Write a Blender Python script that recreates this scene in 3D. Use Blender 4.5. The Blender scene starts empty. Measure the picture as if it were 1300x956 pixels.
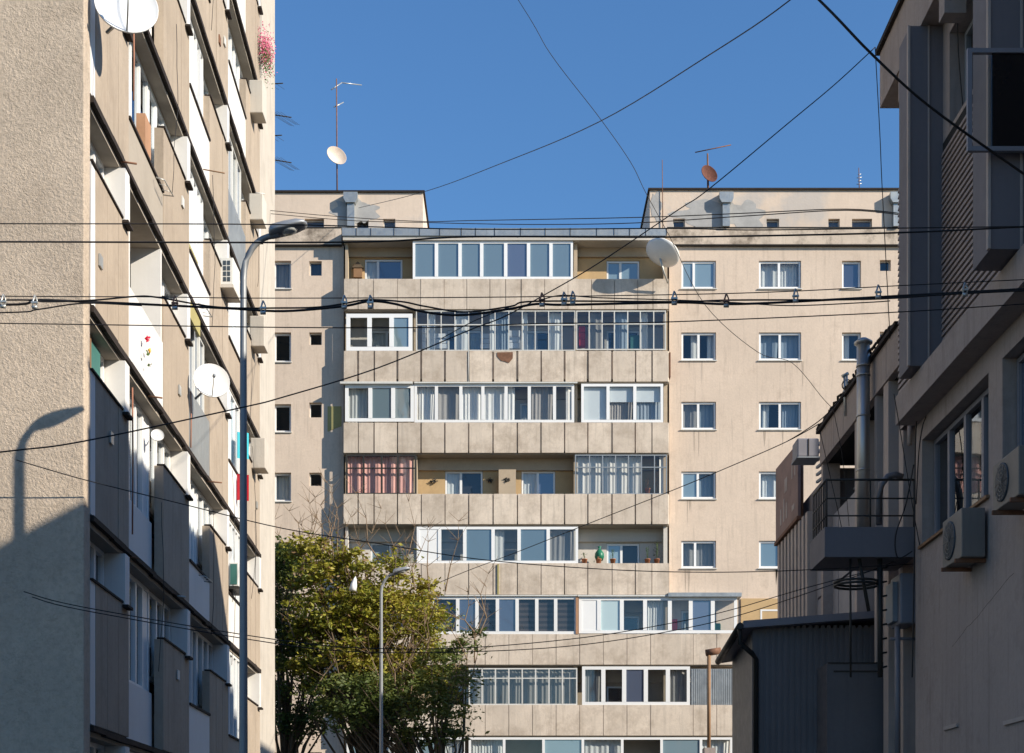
import bpy, bmesh, math, random
import numpy as np
from mathutils import Vector
random.seed(7)
sc = bpy.context.scene
COL = sc.collection
F = 1805.56; CX = 650.0; HY = 1088.0; EYE = 1.6
def UX(px, Y): return (px-CX)/F*Y
def WZ(py, Y): return EYE+(HY-py)/F*Y
def PT(px, py, Y): return (UX(px, Y), Y, WZ(py, Y))

# ------------------------------------------------------------------ materials
MATS = {}
def nt(name):
    m = bpy.data.materials.new(name); m.use_nodes = True
    n = m.node_tree; n.nodes.clear()
    return m, n.nodes, n.links
def mat(name, col, rough=.8, metal=0, var=.12, vscale=1.5, bump=0, bscale=40, stain=0, streak=0, spec=.3, coat=0, bdist=.02, col2=None, patch=0, panel=0, grain=0):
    """procedural surface: base colour + blotches + dark streaks running down + fine bump"""
    m, N, L = nt(name)
    out = N.new('ShaderNodeOutputMaterial'); b = N.new('ShaderNodeBsdfPrincipled')
    L.new(b.outputs[0], out.inputs[0])
    tc = N.new('ShaderNodeTexCoord'); geo = N.new('ShaderNodeNewGeometry')
    pos = geo.outputs['Position']
    def noise(scale, det=5, vec=pos, rgh=.6):
        t = N.new('ShaderNodeTexNoise'); t.inputs['Scale'].default_value = scale
        t.inputs['Detail'].default_value = det; t.inputs['Roughness'].default_value = rgh
        L.new(vec, t.inputs['Vector']); return t.outputs['Fac']
    def ramp(src, a, bb, ca, cb):
        r = N.new('ShaderNodeMapRange'); r.inputs[1].default_value = a; r.inputs[2].default_value = bb
        r.inputs[3].default_value = ca; r.inputs[4].default_value = cb; L.new(src, r.inputs[0]); return r.outputs[0]
    def mixc(fac, A, B, mode='MIX'):
        x = N.new('ShaderNodeMix'); x.data_type = 'RGBA'; x.blend_type = mode
        if isinstance(fac, float): x.inputs[0].default_value = fac
        else: L.new(fac, x.inputs[0])
        for i, v in ((6, A), (7, B)):
            if isinstance(v, tuple): x.inputs[i].default_value = (*v[:3], 1)
            else: L.new(v, x.inputs[i])
        return x.outputs[2]
    c = tuple(col)
    cur = mixc(ramp(noise(vscale), .3, .7, 0, 1), tuple(x*(1-var) for x in c), tuple(min(.95, x*(1+var)) for x in c))
    cur = mixc(ramp(noise(vscale*9, 6), .35, .7, 0, .35), cur, tuple(x*(1-var*1.6) for x in c))
    if col2:
        cur = mixc(ramp(noise(.35, 4), .52, .6, 0, patch or .6), cur, tuple(col2))
    if name in ('plaster_left', 'white_paint', 'offwhite', 'concrete_slab', 'curtain_white', 'curtain_grey', 'curtain_blue', 'blind_cream', 'pvc', 'loggia_wall'):
        oi_ = N.new('ShaderNodeObjectInfo')
        cur = mixc(ramp(oi_.outputs['Random'], 0, 1, 0, .5 if name.startswith('curtain') else .3), cur, tuple(x*y for x, y in zip(c, (.72, .69, .64))))
    if streak:
        mp = N.new('ShaderNodeMapping'); mp.inputs['Scale'].default_value = (7, 7, .45); L.new(pos, mp.inputs[0])
        s = ramp(noise(1.0, 6, mp.outputs[0], .7), .52, .75, 0, streak)
        cur = mixc(s, cur, tuple(x*.42 for x in c))
    if grain:
        cur = mixc(ramp(noise(13, 7, pos, .75), .45, .68, 0, grain), cur, tuple(x*.5 for x in c))
        cur = mixc(ramp(noise(.55, 5, pos, .6), .45, .7, 0, grain*.5), cur, tuple(x*.72 for x in c))
    if panel:
        sx = N.new('ShaderNodeSeparateXYZ'); L.new(pos, sx.inputs[0])
        m1 = N.new('ShaderNodeMath'); m1.operation = 'MULTIPLY_ADD'; m1.inputs[1].default_value = 1/.9063; m1.inputs[2].default_value = 50+4.395/.9063; L.new(sx.outputs[0], m1.inputs[0])
        m2 = N.new('ShaderNodeMath'); m2.operation = 'FLOOR'; L.new(m1.outputs[0], m2.inputs[0])
        m3 = N.new('ShaderNodeMath'); m3.operation = 'MULTIPLY'; m3.inputs[1].default_value = .372; L.new(sx.outputs[2], m3.inputs[0])
        m4 = N.new('ShaderNodeMath'); m4.operation = 'FLOOR'; L.new(m3.outputs[0], m4.inputs[0])
        cx = N.new('ShaderNodeCombineXYZ'); L.new(m2.outputs[0], cx.inputs[0]); L.new(m4.outputs[0], cx.inputs[1])
        wn = N.new('ShaderNodeTexWhiteNoise'); wn.noise_dimensions = '3D'; L.new(cx.outputs[0], wn.inputs['Vector'])
        cur = mixc(ramp(wn.outputs[0], 0, 1, 0, panel), cur, tuple(x*.62 for x in c))
    if stain:
        s = ramp(noise(1.0, 8, pos, .75), .53-.07*(stain > .6), .72-.07*(stain > .6), 0, stain)
        cur = mixc(s, cur, tuple(x*y*(.45 if stain > .8 else 1) for x, y in zip(c, (.5, .47, .44))))
    L.new(cur, b.inputs['Base Color'])
    b.inputs['Metallic'].default_value = metal
    b.inputs['Specular IOR Level'].default_value = spec
    rr = ramp(noise(vscale*4), .3, .7, max(.03, rough-.08), min(1, rough+.08)); L.new(rr, b.inputs['Roughness'])
    if coat: b.inputs['Coat Weight'].default_value = coat
    if bump:
        bp = N.new('ShaderNodeBump'); bp.inputs['Strength'].default_value = bump; bp.inputs['Distance'].default_value = bdist
        L.new(noise(bscale, 8, pos, .7), bp.inputs['Height']); L.new(bp.outputs[0], b.inputs['Normal'])
    MATS[name] = m; return m
def glass(name, tint, refl, dark=(.02, .025, .03), film=0.0):
    m, N, L = nt(name)
    out = N.new('ShaderNodeOutputMaterial')
    g = N.new('ShaderNodeBsdfGlossy'); g.inputs['Roughness'].default_value = .02; g.inputs['Color'].default_value = (.9, .95, 1, 1)
    if film:
        t = N.new('ShaderNodeBsdfDiffuse'); oi_ = N.new('ShaderNodeObjectInfo'); mc = N.new('ShaderNodeMix'); mc.data_type = 'RGBA'
        mc.inputs[6].default_value = (*[x*1.25 for x in tint], 1); mc.inputs[7].default_value = (*[x*.55 for x in tint], 1)
        L.new(oi_.outputs['Random'], mc.inputs[0]); L.new(mc.outputs[2], t.inputs['Color'])
    else:
        t = N.new('ShaderNodeBsdfTransparent'); t.inputs['Color'].default_value = (*tint, 1)
    mx = N.new('ShaderNodeMixShader')
    lw_ = N.new('ShaderNodeLayerWeight'); lw_.inputs[0].default_value = .5
    fr = N.new('ShaderNodeMath'); fr.operation = 'POWER'; fr.inputs[1].default_value = 4.0; L.new(lw_.outputs['Facing'], fr.inputs[0])
    mr = N.new('ShaderNodeMapRange'); mr.inputs[3].default_value = refl+.05; mr.inputs[4].default_value = 1.0
    geo = N.new('ShaderNodeNewGeometry'); no = N.new('ShaderNodeTexNoise'); no.inputs['Scale'].default_value = 1.1
    bp = N.new('ShaderNodeBump'); bp.inputs['Strength'].default_value = .12; bp.inputs['Distance'].default_value = .02
    L.new(geo.outputs['Position'], no.inputs[0]); L.new(no.outputs[0], bp.inputs['Height']); L.new(bp.outputs[0], g.inputs['Normal'])
    L.new(fr.outputs[0], mr.inputs[0]); L.new(mr.outputs[0], mx.inputs[0])
    L.new(t.outputs[0], mx.inputs[1]); L.new(g.outputs[0], mx.inputs[2]); L.new(mx.outputs[0], out.inputs[0])
    MATS[name] = m; return m

mat('stucco', (.60, .49, .38), .95, grain=.48, var=.13, vscale=.7, bump=1.0, bscale=25, bdist=.032, stain=.45, streak=.15)
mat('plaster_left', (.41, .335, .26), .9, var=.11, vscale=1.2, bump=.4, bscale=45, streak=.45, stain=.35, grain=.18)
mat('plaster_mid', (.665, .54, .43), .9, var=.09, vscale=.5, bump=.3, bscale=12, stain=.42, streak=.45, grain=.2)
mat('plaster_attic', (.665, .54, .43), .9, var=.08, vscale=.6, bump=.3, bscale=12, stain=.1, streak=.15, col2=(.42, .41, .40), patch=.55)
mat('plaster_dirty', (.60, .50, .40), .9, var=.15, vscale=1.2, bump=.3, bscale=12, stain=.85, streak=.5)
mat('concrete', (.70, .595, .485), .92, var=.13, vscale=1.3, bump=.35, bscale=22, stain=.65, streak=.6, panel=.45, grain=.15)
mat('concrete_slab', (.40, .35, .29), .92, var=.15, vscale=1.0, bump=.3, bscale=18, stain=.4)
mat('white_paint', (.74, .72, .69), .7, var=.04, bump=.1, bscale=20, streak=.12)
mat('end_paint', (.50, .45, .385), .85, var=.08, bump=.3, bscale=20, streak=.5, stain=.3)
mat('bare_plaster', (.40, .39, .375), .92, var=.15, vscale=2.5, stain=.4)
mat('offwhite', (.58, .54, .48), .8, var=.06, bump=.2, bscale=20, streak=.2)
mat('pvc', (.84, .84, .83), .35, var=.02, spec=.5)
mat('pvc_old', (.62, .61, .57), .5, var=.08, streak=.3)
mat('dark_frame', (.035, .033, .03), .5, var=.2)
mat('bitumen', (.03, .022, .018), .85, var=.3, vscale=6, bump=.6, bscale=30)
mat('joint', (.03, .027, .025), .9)
mat('loggia_wall', (.45, .36, .26), .9, var=.08, stain=.3)
mat('ochre', (.52, .36, .19), .9, var=.1, stain=.3)
mat('room', (.13, .115, .10), .9)
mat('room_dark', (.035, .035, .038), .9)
mat('zinc', (.40, .42, .42), .45, metal=.6, var=.15, vscale=2, stain=.35, streak=.4)
mat('steel', (.46, .45, .43), .45, metal=.9, var=.03, vscale=.3)
mat('lamp_grey', (.24, .25, .26), .5, metal=.35, var=.06)
mat('lamp_head', (.30, .32, .35), .4, metal=.3)
mat('lens', (.55, .56, .54), .15, spec=.7)
mat('dish_white', (.76, .76, .75), .45, var=.05, stain=.15)
mat('dish_rust', (.13, .05, .035), .85, var=.35, vscale=9)
mat('dish_worn', (.60, .55, .48), .7, var=.1, vscale=6, col2=(.45, .20, .09), patch=.35)
mat('rust', (.20, .10, .06), .85, var=.3, vscale=8)
mat('cable', (.018, .017, .018), .6)
mat('clamp', (.50, .50, .47), .4, metal=.6)
mat('clamp_red', (.35, .16, .10), .7)
mat('curtain_white', (.74, .73, .70), .9, var=.05)
mat('curtain_pink', (.80, .43, .37), .9, var=.1)
mat('curtain_grey', (.34, .32, .30), .9, var=.08)
mat('curtain_blue', (.30, .36, .42), .9, var=.08)
mat('blind_cream', (.66, .70, .70), .8, var=.03)
mat('blind_brown', (.10, .075, .065), .8, var=.05)
mat('blind_brown_dark', (.045, .035, .032), .8)
mat('wood_orange', (.42, .23, .13), .7, var=.15)
mat('wood', (.26, .15, .08), .7, var=.2)
mat('olive', (.38, .33, .14), .8, var=.1)
mat('grey_plaster', (.37, .31, .28), .88, var=.07, vscale=.8, bump=.35, bscale=14, streak=.55, stain=.5, grain=.2)
mat('stain', (.47, .38, .30), .95, var=.2)
mat('grey_plaster_light', (.44, .37, .33), .88, var=.08, bump=.25, streak=.3)
mat('fin_grey', (.18, .165, .175), .7, var=.06, streak=.15)
mat('siding', (.33, .27, .245), .6, var=.06, streak=.2)
mat('siding_gap', (.02, .02, .02), .9)
mat('blue_metal', (.16, .15, .155), .45, metal=.2, var=.08, streak=.25)
mat('blue_panel', (.24, .235, .26), .5, metal=.1, var=.05, streak=.15)
mat('billboard', (.27, .18, .155), .75, var=.2, vscale=1.6, stain=.6)
mat('billboard_faded', (.38, .32, .29), .75, var=.2, stain=.5)
mat('ac_white', (.70, .69, .65), .45, var=.04, streak=.1)
mat('ac_beige', (.20, .18, .16), .5, var=.06, streak=.2)
mat('black_glass', (.006, .007, .009), .12, var=.1, spec=.25)
mat('ac_grey', (.25, .28, .31), .5, var=.05)
mat('grille', (.05, .07, .09), .5)
mat('teal', (.05, .16, .14), .6)
mat('teal_cloth', (.05, .42, .50), .8)
mat('red_cloth', (.60, .03, .05), .8)
mat('pink_flower', (.62, .14, .24), .8, var=.3, vscale=30)
mat('red_flower', (.70, .03, .08), .8)
mat('yellow', (.75, .42, .04), .8)
mat('plant_green', (.07, .12, .03), .8, var=.3, vscale=20)
mat('terracotta', (.50, .20, .10), .8)
mat('bag_green', (.02, .16, .09), .4, var=.15, vscale=10)
mat('white_goods', (.80, .80, .80), .5)
mat('asphalt', (.05, .05, .052), .9, bump=.3, bscale=60)
mat('pavement', (.24, .23, .21), .9, bump=.3, bscale=40)
mat('kerb', (.34, .33, .31), .85, bump=.2)
mat('earth', (.10, .09, .06), .95, bump=.4)
mat('road_paint', (.75, .75, .72), .7)
mat('bark', (.12, .09, .06), .95, bump=.5, bscale=25)
mat('twig', (.20, .14, .09), .9)
mat('roof_felt', (.07, .07, .07), .9)
glass('glass', (.80, .84, .86), .03)
glass('glass_clear', (.90, .92, .93), .0)
glass('glass_dark', (.35, .38, .40), .03)
glass('film_blue', (.19, .27, .31), .10, film=1)
glass('film_teal', (.38, .47, .47), .06, film=1)
glass('film_deep', (.08, .10, .15), .10, film=1)
def leafmat(name, a, b, c):
    m, N, L = nt(name)
    out = N.new('ShaderNodeOutputMaterial'); geo = N.new('ShaderNodeNewGeometry')
    cr = N.new('ShaderNodeValToRGB'); cr.color_ramp.elements[0].color = (*a, 1); cr.color_ramp.elements[1].color = (*c, 1)
    e = cr.color_ramp.elements.new(.5); e.color = (*b, 1)
    ns = N.new('ShaderNodeTexNoise'); ns.inputs['Scale'].default_value = .8; L.new(geo.outputs['Position'], ns.inputs[0])
    ad = N.new('ShaderNodeMath'); ad.operation = 'MULTIPLY_ADD'; ad.inputs[1].default_value = .45
    L.new(geo.outputs['Random Per Island'], ad.inputs[0])
    sb = N.new('ShaderNodeMapRange'); sb.inputs[1].default_value = .35; sb.inputs[2].default_value = .65; sb.inputs[3].default_value = 0; sb.inputs[4].default_value = .55
    L.new(ns.outputs[0], sb.inputs[0]); L.new(sb.outputs[0], ad.inputs[2]); L.new(ad.outputs[0], cr.inputs[0])
    d = N.new('ShaderNodeBsdfPrincipled'); d.inputs['Roughness'].default_value = .6; L.new(cr.outputs[0], d.inputs['Base Color'])
    t = N.new('ShaderNodeBsdfTranslucent'); L.new(cr.outputs[0], t.inputs[0])
    mx = N.new('ShaderNodeMixShader'); mx.inputs[0].default_value = .3
    L.new(d.outputs[0], mx.inputs[1]); L.new(t.outputs[0], mx.inputs[2]); L.new(mx.outputs[0], out.inputs[0])
    MATS[name] = m
leafmat('leaves_yellow', (.07, .11, .012), (.26, .25, .02), (.42, .34, .05))
leafmat('leaves_green', (.03, .055, .015), (.07, .11, .02), (.15, .17, .03))
leafmat('leaves_dark', (.04, .07, .014), (.09, .12, .02), (.17, .17, .03))
leafmat('leaves_dry', (.14, .085, .035), (.22, .13, .05), (.27, .18, .06))

# ------------------------------------------------------------------ mesh builder
def ident(u, d, w): return (u, d, w)
class MB:
    """collects boxes / tubes / faces; (u, d, w) are run through T = facade coordinates"""
    def __init__(s, T=ident): s.v = []; s.f = []; s.T = T; s.sm = []; s.pc = []
    def pt(s, p): s.v.append(s.T(*p)); return len(s.v)-1
    def face(s, pts, smooth=False):
        s.f.append([s.pt(p) for p in pts]); s.sm.append(smooth)
    def box(s, u0, u1, d0, d1, w0, w1):
        s.pc.append((len(s.v), len(s.f)))
        i = [s.pt(p) for p in ((u0,d0,w0),(u1,d0,w0),(u1,d1,w0),(u0,d1,w0),(u0,d0,w1),(u1,d0,w1),(u1,d1,w1),(u0,d1,w1))]
        for q in ((0,3,2,1),(4,5,6,7),(0,1,5,4),(1,2,6,5),(2,3,7,6),(3,0,4,7)):
            s.f.append([i[k] for k in q]); s.sm.append(False)
    def prism(s, poly, ax, a0, a1):
        """poly: list of 2D points; extruded along axis ax from a0 to a1"""
        s.pc.append((len(s.v), len(s.f)))
        def mk(p, a):
            q = list(p); q.insert(ax, a); return tuple(q)
        n = len(poly); A = [s.pt(mk(p, a0)) for p in poly]; B = [s.pt(mk(p, a1)) for p in poly]
        s.f.append(A[::-1]); s.f.append(B); s.sm += [False, False]
        for k in range(n):
            s.f.append([A[k], A[(k+1)%n], B[(k+1)%n], B[k]]); s.sm.append(False)
    def tube(s, pts, r, n=6, cap=True):
        pts = [Vector(s.T(*p)) for p in pts]
        rs = r if isinstance(r, (list, tuple)) else [r]*len(pts)
        prev = None
        for k, p in enumerate(pts):
            a = pts[max(0, k-1)]; b = pts[min(len(pts)-1, k+1)]
            t = (b-a).normalized() if (b-a).length > 1e-9 else Vector((0, 0, 1))
            up = Vector((0, 0, 1)) if abs(t.z) < .95 else Vector((0, 1, 0))
            x = t.cross(up).normalized(); y = t.cross(x).normalized()
            ring = []
            for j in range(n):
                an = 2*math.pi*j/n
                q = p+(x*math.cos(an)+y*math.sin(an))*rs[k]
                s.v.append(tuple(q)); ring.append(len(s.v)-1)
            if prev:
                for j in range(n):
                    s.f.append([prev[j], prev[(j+1)%n], ring[(j+1)%n], ring[j]]); s.sm.append(True)
            elif cap: s.f.append(ring[::-1]); s.sm.append(False)
            prev = ring
        if cap: s.f.append(prev); s.sm.append(False)
    def lathe(s, c, axis, prof, n=24, sx=1.0):
        """prof: (r, h) pairs turned round axis at c (plain coordinates)"""
        c = Vector(c); t = Vector(axis).normalized()
        up = Vector((0, 0, 1)) if abs(t.z) < .95 else Vector((0, 1, 0))
        x = t.cross(up).normalized(); y = t.cross(x).normalized(); prev = None
        for r, h in prof:
            ring = []
            for j in range(n):
                an = 2*math.pi*j/n
                q = c+t*h+(x*math.cos(an)*sx+y*math.sin(an))*r
                s.v.append(tuple(q)); ring.append(len(s.v)-1)
            if prev:
                for j in range(n):
                    s.f.append([prev[j], prev[(j+1)%n], ring[(j+1)%n], ring[j]]); s.sm.append(True)
            prev = ring
    def build(s, name, m, parent=None, recalc=True, bevel=0):
        me = bpy.data.meshes.new(name); me.from_pydata(s.v, [], s.f)
        me.polygons.foreach_set('use_smooth', s.sm)
        if recalc:
            bm = bmesh.new(); bm.from_mesh(me); bmesh.ops.recalc_face_normals(bm, faces=bm.faces); bm.to_mesh(me); bm.free()
        me.materials.append(MATS[m]); me.update()
        o = bpy.data.objects.new(name, me); COL.objects.link(o)
        if parent: o.parent = parent
        if bevel:
            b = o.modifiers.new('b', 'BEVEL'); b.width = bevel; b.segments = 2; b.limit_method = 'ANGLE'
        return o
def each(mb, name, m, parent):
    """every box / prism of the builder becomes an object of its own"""
    ends = mb.pc[1:]+[(len(mb.v), len(mb.f))]
    for (a, fa), (b, fb) in zip(mb.pc, ends):
        q = MB(); q.v = mb.v[a:b]; q.f = [[i-a for i in f] for f in mb.f[fa:fb]]; q.sm = mb.sm[fa:fb]
        q.build(name, m, parent)
def tag(o, label=None, cat=None, group=None, kind=None):
    if label: o['label'] = label
    if cat: o['category'] = cat
    if group: o['group'] = group
    if kind: o['kind'] = kind
    return o
def empty(name, loc, label, cat, group=None, rz=0):
    o = bpy.data.objects.new(name, None); COL.objects.link(o); o.location = loc; o.rotation_euler.z = rz
    o.empty_display_size = .3
    bpy.context.view_layer.update()
    return tag(o, label, cat, group)
def rel(root):
    """transform so that world coordinates can be given for meshes parented to root (no rotation)"""
    x, y, z = root.location
    return lambda u, d, w: (u-x, d-y, w-z)

def wall_grid(mb, u0, u1, w0, w1, holes, d, t):
    """flat wall at d with rectangular openings (u0,u1,w0,w1) and reveals of depth t (towards smaller d)"""
    us = sorted({u0, u1, *[h[0] for h in holes], *[h[1] for h in holes]}); us = [u for u in us if u0 <= u <= u1]
    ws = sorted({w0, w1, *[h[2] for h in holes], *[h[3] for h in holes]}); ws = [w for w in ws if w0 <= w <= w1]
    for a, b in zip(us, us[1:]):
        for c, e in zip(ws, ws[1:]):
            m, n = (a+b)/2, (c+e)/2
            if any(h[0] < m < h[1] and h[2] < n < h[3] for h in holes): continue
            mb.face([(a,d,c),(b,d,c),(b,d,e),(a,d,e)])
    for h in holes:
        a, b, c, e = h
        mb.face([(a,d,c),(a,d-t,c),(a,d-t,e),(a,d,e)]); mb.face([(b,d,c),(b,d,e),(b,d-t,e),(b,d-t,c)])
        mb.face([(a,d,c),(b,d,c),(b,d-t,c),(a,d-t,c)]); mb.face([(a,d,e),(a,d-t,e),(b,d-t,e),(b,d,e)])
def curtain(mb, u0, u1, w0, w1, d, amp=.012, pitch=.15, gather=1.0):
    pitch *= random.uniform(.7, 1.5); n = max(8, int((u1-u0)/pitch*9)); ph = random.uniform(0, 6); prev = None
    for k in range(n+1):
        t = k/n; u = u0+(u1-u0)*t
        dd = d+amp*math.sin(t*(u1-u0)/pitch*6.283+ph)+amp*.9*math.sin(t*(u1-u0)/pitch*2.3+ph*2)
        ub = u0+(u1-u0)*t*gather
        if prev: mb.face([(prev[0], prev[1], w1), (u, dd, w1), (ub, dd, w0), (prev[2], prev[1], w0)], True)
        prev = (u, dd, ub)
CURT = {'c': 'curtain_white', 'p': 'curtain_pink', 'g': 'curtain_grey', 'v': 'curtain_blue'}
FILM = {'b': 'film_blue', 't': 'film_teal', 'k': 'film_deep'}
def window(parent, T, u0, u1, w0, w1, d, cuts, codes, frame='pvc', fw=.065, mw=.09, gl='glass', room=True, hbars=(), name='window', roomd=.9, thick=.07, label=None, cd=.14):
    """one window: frame (part) with pane, curtain, blind, room as its sub-parts. cuts = mullion centres; codes = one string per pane:
    b/t/k film panes; c,p,g,v full curtain (l/r prefix = left/right half); B cream blind, D brown blind, H half cream blind; w solid white; x empty"""
    F_ = MB(T); t = thick
    F_.box(u0, u1, d-t, d, w0, w0+fw); F_.box(u0, u1, d-t, d, w1-fw, w1)
    F_.box(u0, u0+fw, d-t, d, w0+fw, w1-fw); F_.box(u1-fw, u1, d-t, d, w0+fw, w1-fw)
    for c in cuts: F_.box(c-mw/2, c+mw/2, d-t+.004, d+.006, w0+fw, w1-fw)
    for h in hbars: F_.box(u0+fw, u1-fw, d-t+.008, d+.003, h-.02, h+.02)
    edges = [u0+fw] + [x for c in cuts for x in (c-mw/2, c+mw/2)] + [u1-fw]
    panes = [(edges[2*i], edges[2*i+1]) for i in range(len(cuts)+1)]
    G = MB(T); films = {}; cur = {}; bl = {}; solid = MB(T)
    for i, (a, b) in enumerate(panes):
        code = codes[i % len(codes)] if codes else 'x'
        for ch in code:
            if ch in FILM: films.setdefault(FILM[ch], MB(T)).face([(a,d-t/2,w0+fw),(b,d-t/2,w0+fw),(b,d-t/2,w1-fw),(a,d-t/2,w1-fw)])
        if 'w' in code: solid.box(a, b, d-t+.01, d-.015, w0+fw, w1-fw)
        elif not any(ch in FILM for ch in code):
            G.face([(a,d-t/2,w0+fw),(b,d-t/2,w0+fw),(b,d-t/2,w1-fw),(a,d-t/2,w1-fw)])
        if '/' in code:   # open sash seen as darker gap: inner sash frame
            F_.box(a, a+.03, d-t+.01, d-.01, w0+fw, w1-fw)
        for ch in code:
            if ch in CURT:
                a2, b2 = a-.02, b+.02
                if 'l' in code: b2 = a+(b-a)*random.uniform(.35, .6)
                if 'r' in code: a2 = b-(b-a)*random.uniform(.35, .6)
                curtain(cur.setdefault(CURT[ch], MB(T)), a2, b2, w0+.02, w1-.02, d-cd-t, gather=random.uniform(.92, 1.0))
            if ch == 'B': bl.setdefault('blind_cream', MB(T)).box(a, b, d-t-.06, d-t-.05, w0+fw, w1-fw)
            if ch == 'H': bl.setdefault('blind_cream', MB(T)).box(a, b, d-t-.06, d-t-.05, w0+(w1-w0)*.55, w1-fw)
            if ch == 'D':
                n = 7; hh = (w1-w0)/n/2
                for k in range(n):
                    bl.setdefault('blind_brown', MB(T)).box(a, b, d-t-.06, d-t-.05, w0+fw+2*k*hh, w0+fw+(2*k+1)*hh)
                    bl.setdefault('blind_brown_dark', MB(T)).box(a, b, d-t-.064, d-t-.058, w0+fw+(2*k+1)*hh, w0+fw+(2*k+2)*hh)
    if solid.f:                       # solid infill belongs to the frame's own mesh
        n0 = len(F_.v); F_.v += solid.v; F_.f += [[i+n0 for i in f] for f in solid.f]; F_.sm += solid.sm
    fo = F_.build(name, frame, parent)
    if label: fo['label'] = label
    if G.f: G.build('pane', gl, fo, recalc=False)
    for k, m in films.items(): m.build('pane', k, fo, recalc=False)
    for k, m in cur.items(): m.build('curtain', k, fo, recalc=False)
    for k, m in bl.items(): m.build('blind', k, fo)
    if room:
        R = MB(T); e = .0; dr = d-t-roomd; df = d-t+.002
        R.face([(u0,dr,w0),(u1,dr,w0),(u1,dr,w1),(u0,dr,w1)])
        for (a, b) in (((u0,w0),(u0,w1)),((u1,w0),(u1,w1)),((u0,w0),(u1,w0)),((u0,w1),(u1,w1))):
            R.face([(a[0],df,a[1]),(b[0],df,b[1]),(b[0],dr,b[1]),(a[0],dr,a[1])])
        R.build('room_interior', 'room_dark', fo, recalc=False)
    return fo

# ------------------------------------------------------------------ setting
def structure(name, mb, m): return tag(mb.build(name, m), kind='structure')
g = MB(); g.box(-450, 450, -60, 650, -.3, 0); structure('ground', g, 'earth')
g = MB(); g.face([(-2.4,-40,.004),(3.4,-40,.004),(3.4,51,.004),(-2.4,51,.004)]); structure('road', g, 'asphalt')
g = MB()
for k in range(14): g.face([(.44,-38+6*k,.008),(.56,-38+6*k,.008),(.56,-35+6*k,.008),(.44,-35+6*k,.008)])
structure('road_marking', g, 'road_paint')
for nm, a, b in (('pavement', -5.45, -2.55), ('pavement', 3.55, 5.98)):
    g = MB(); g.box(a, b, -40, 51, -.1, .12); structure(nm, g, 'pavement')
for a in (-2.55, 3.4):
    g = MB(); g.box(a, a+.15, -40, 51, -.1, .135); structure('kerb', g, 'kerb')

# ------------------------------------------------------------------ LEFT apartment building (local frame: x outward, y along street)
LROT = math.atan(.0332)
LB = empty('apartment_building', (-5.5, 18.3, 0), 'tall apartment building on the left with rough stucco gable and white glazed loggias', 'building', rz=LROT)
TL = lambda u, d, w: (d, u, w)      # u along facade, d outwards
def lpx(px): k = (px-CX)/F; return (-5.5-k*18.3)/(k+.0332)
LINE0 = 6.03; ST = 2.75; NS = 10   # storey line heights 6.03+ST*k
W = 13.0
g = MB(); zt = LINE0+ST*8+.9
wall_grid(MB(), 0, 1, 0, 1, [], 0, 0)
g.box(-W, -.006, 0, .30, 0, zt)      # gable wall, seen front on
g.build('gable_wall', 'stucco', LB, bevel=.015)
g = MB(); g.box(-W, -1.65, .302, 18.5, 0, zt-.01); g.build('core_wall', 'plaster_left', LB)
g = MB(); g.box(-W-.1, .1, -.12, 18.6, zt, zt+.1); g.build('roof', 'roof_felt', LB)
bays = [(0.0, 2.38, 'a'), (2.38, 4.75, 'o'), (4.75, 6.93, 'a'), (6.93, 8.96, 'o'), (8.96, 11.1, 'a'), (11.1, 13.45, 'o'), (13.45, 15.65, 'a')]
END = 18.5; PH = 1.90; RC = -.42
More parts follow.
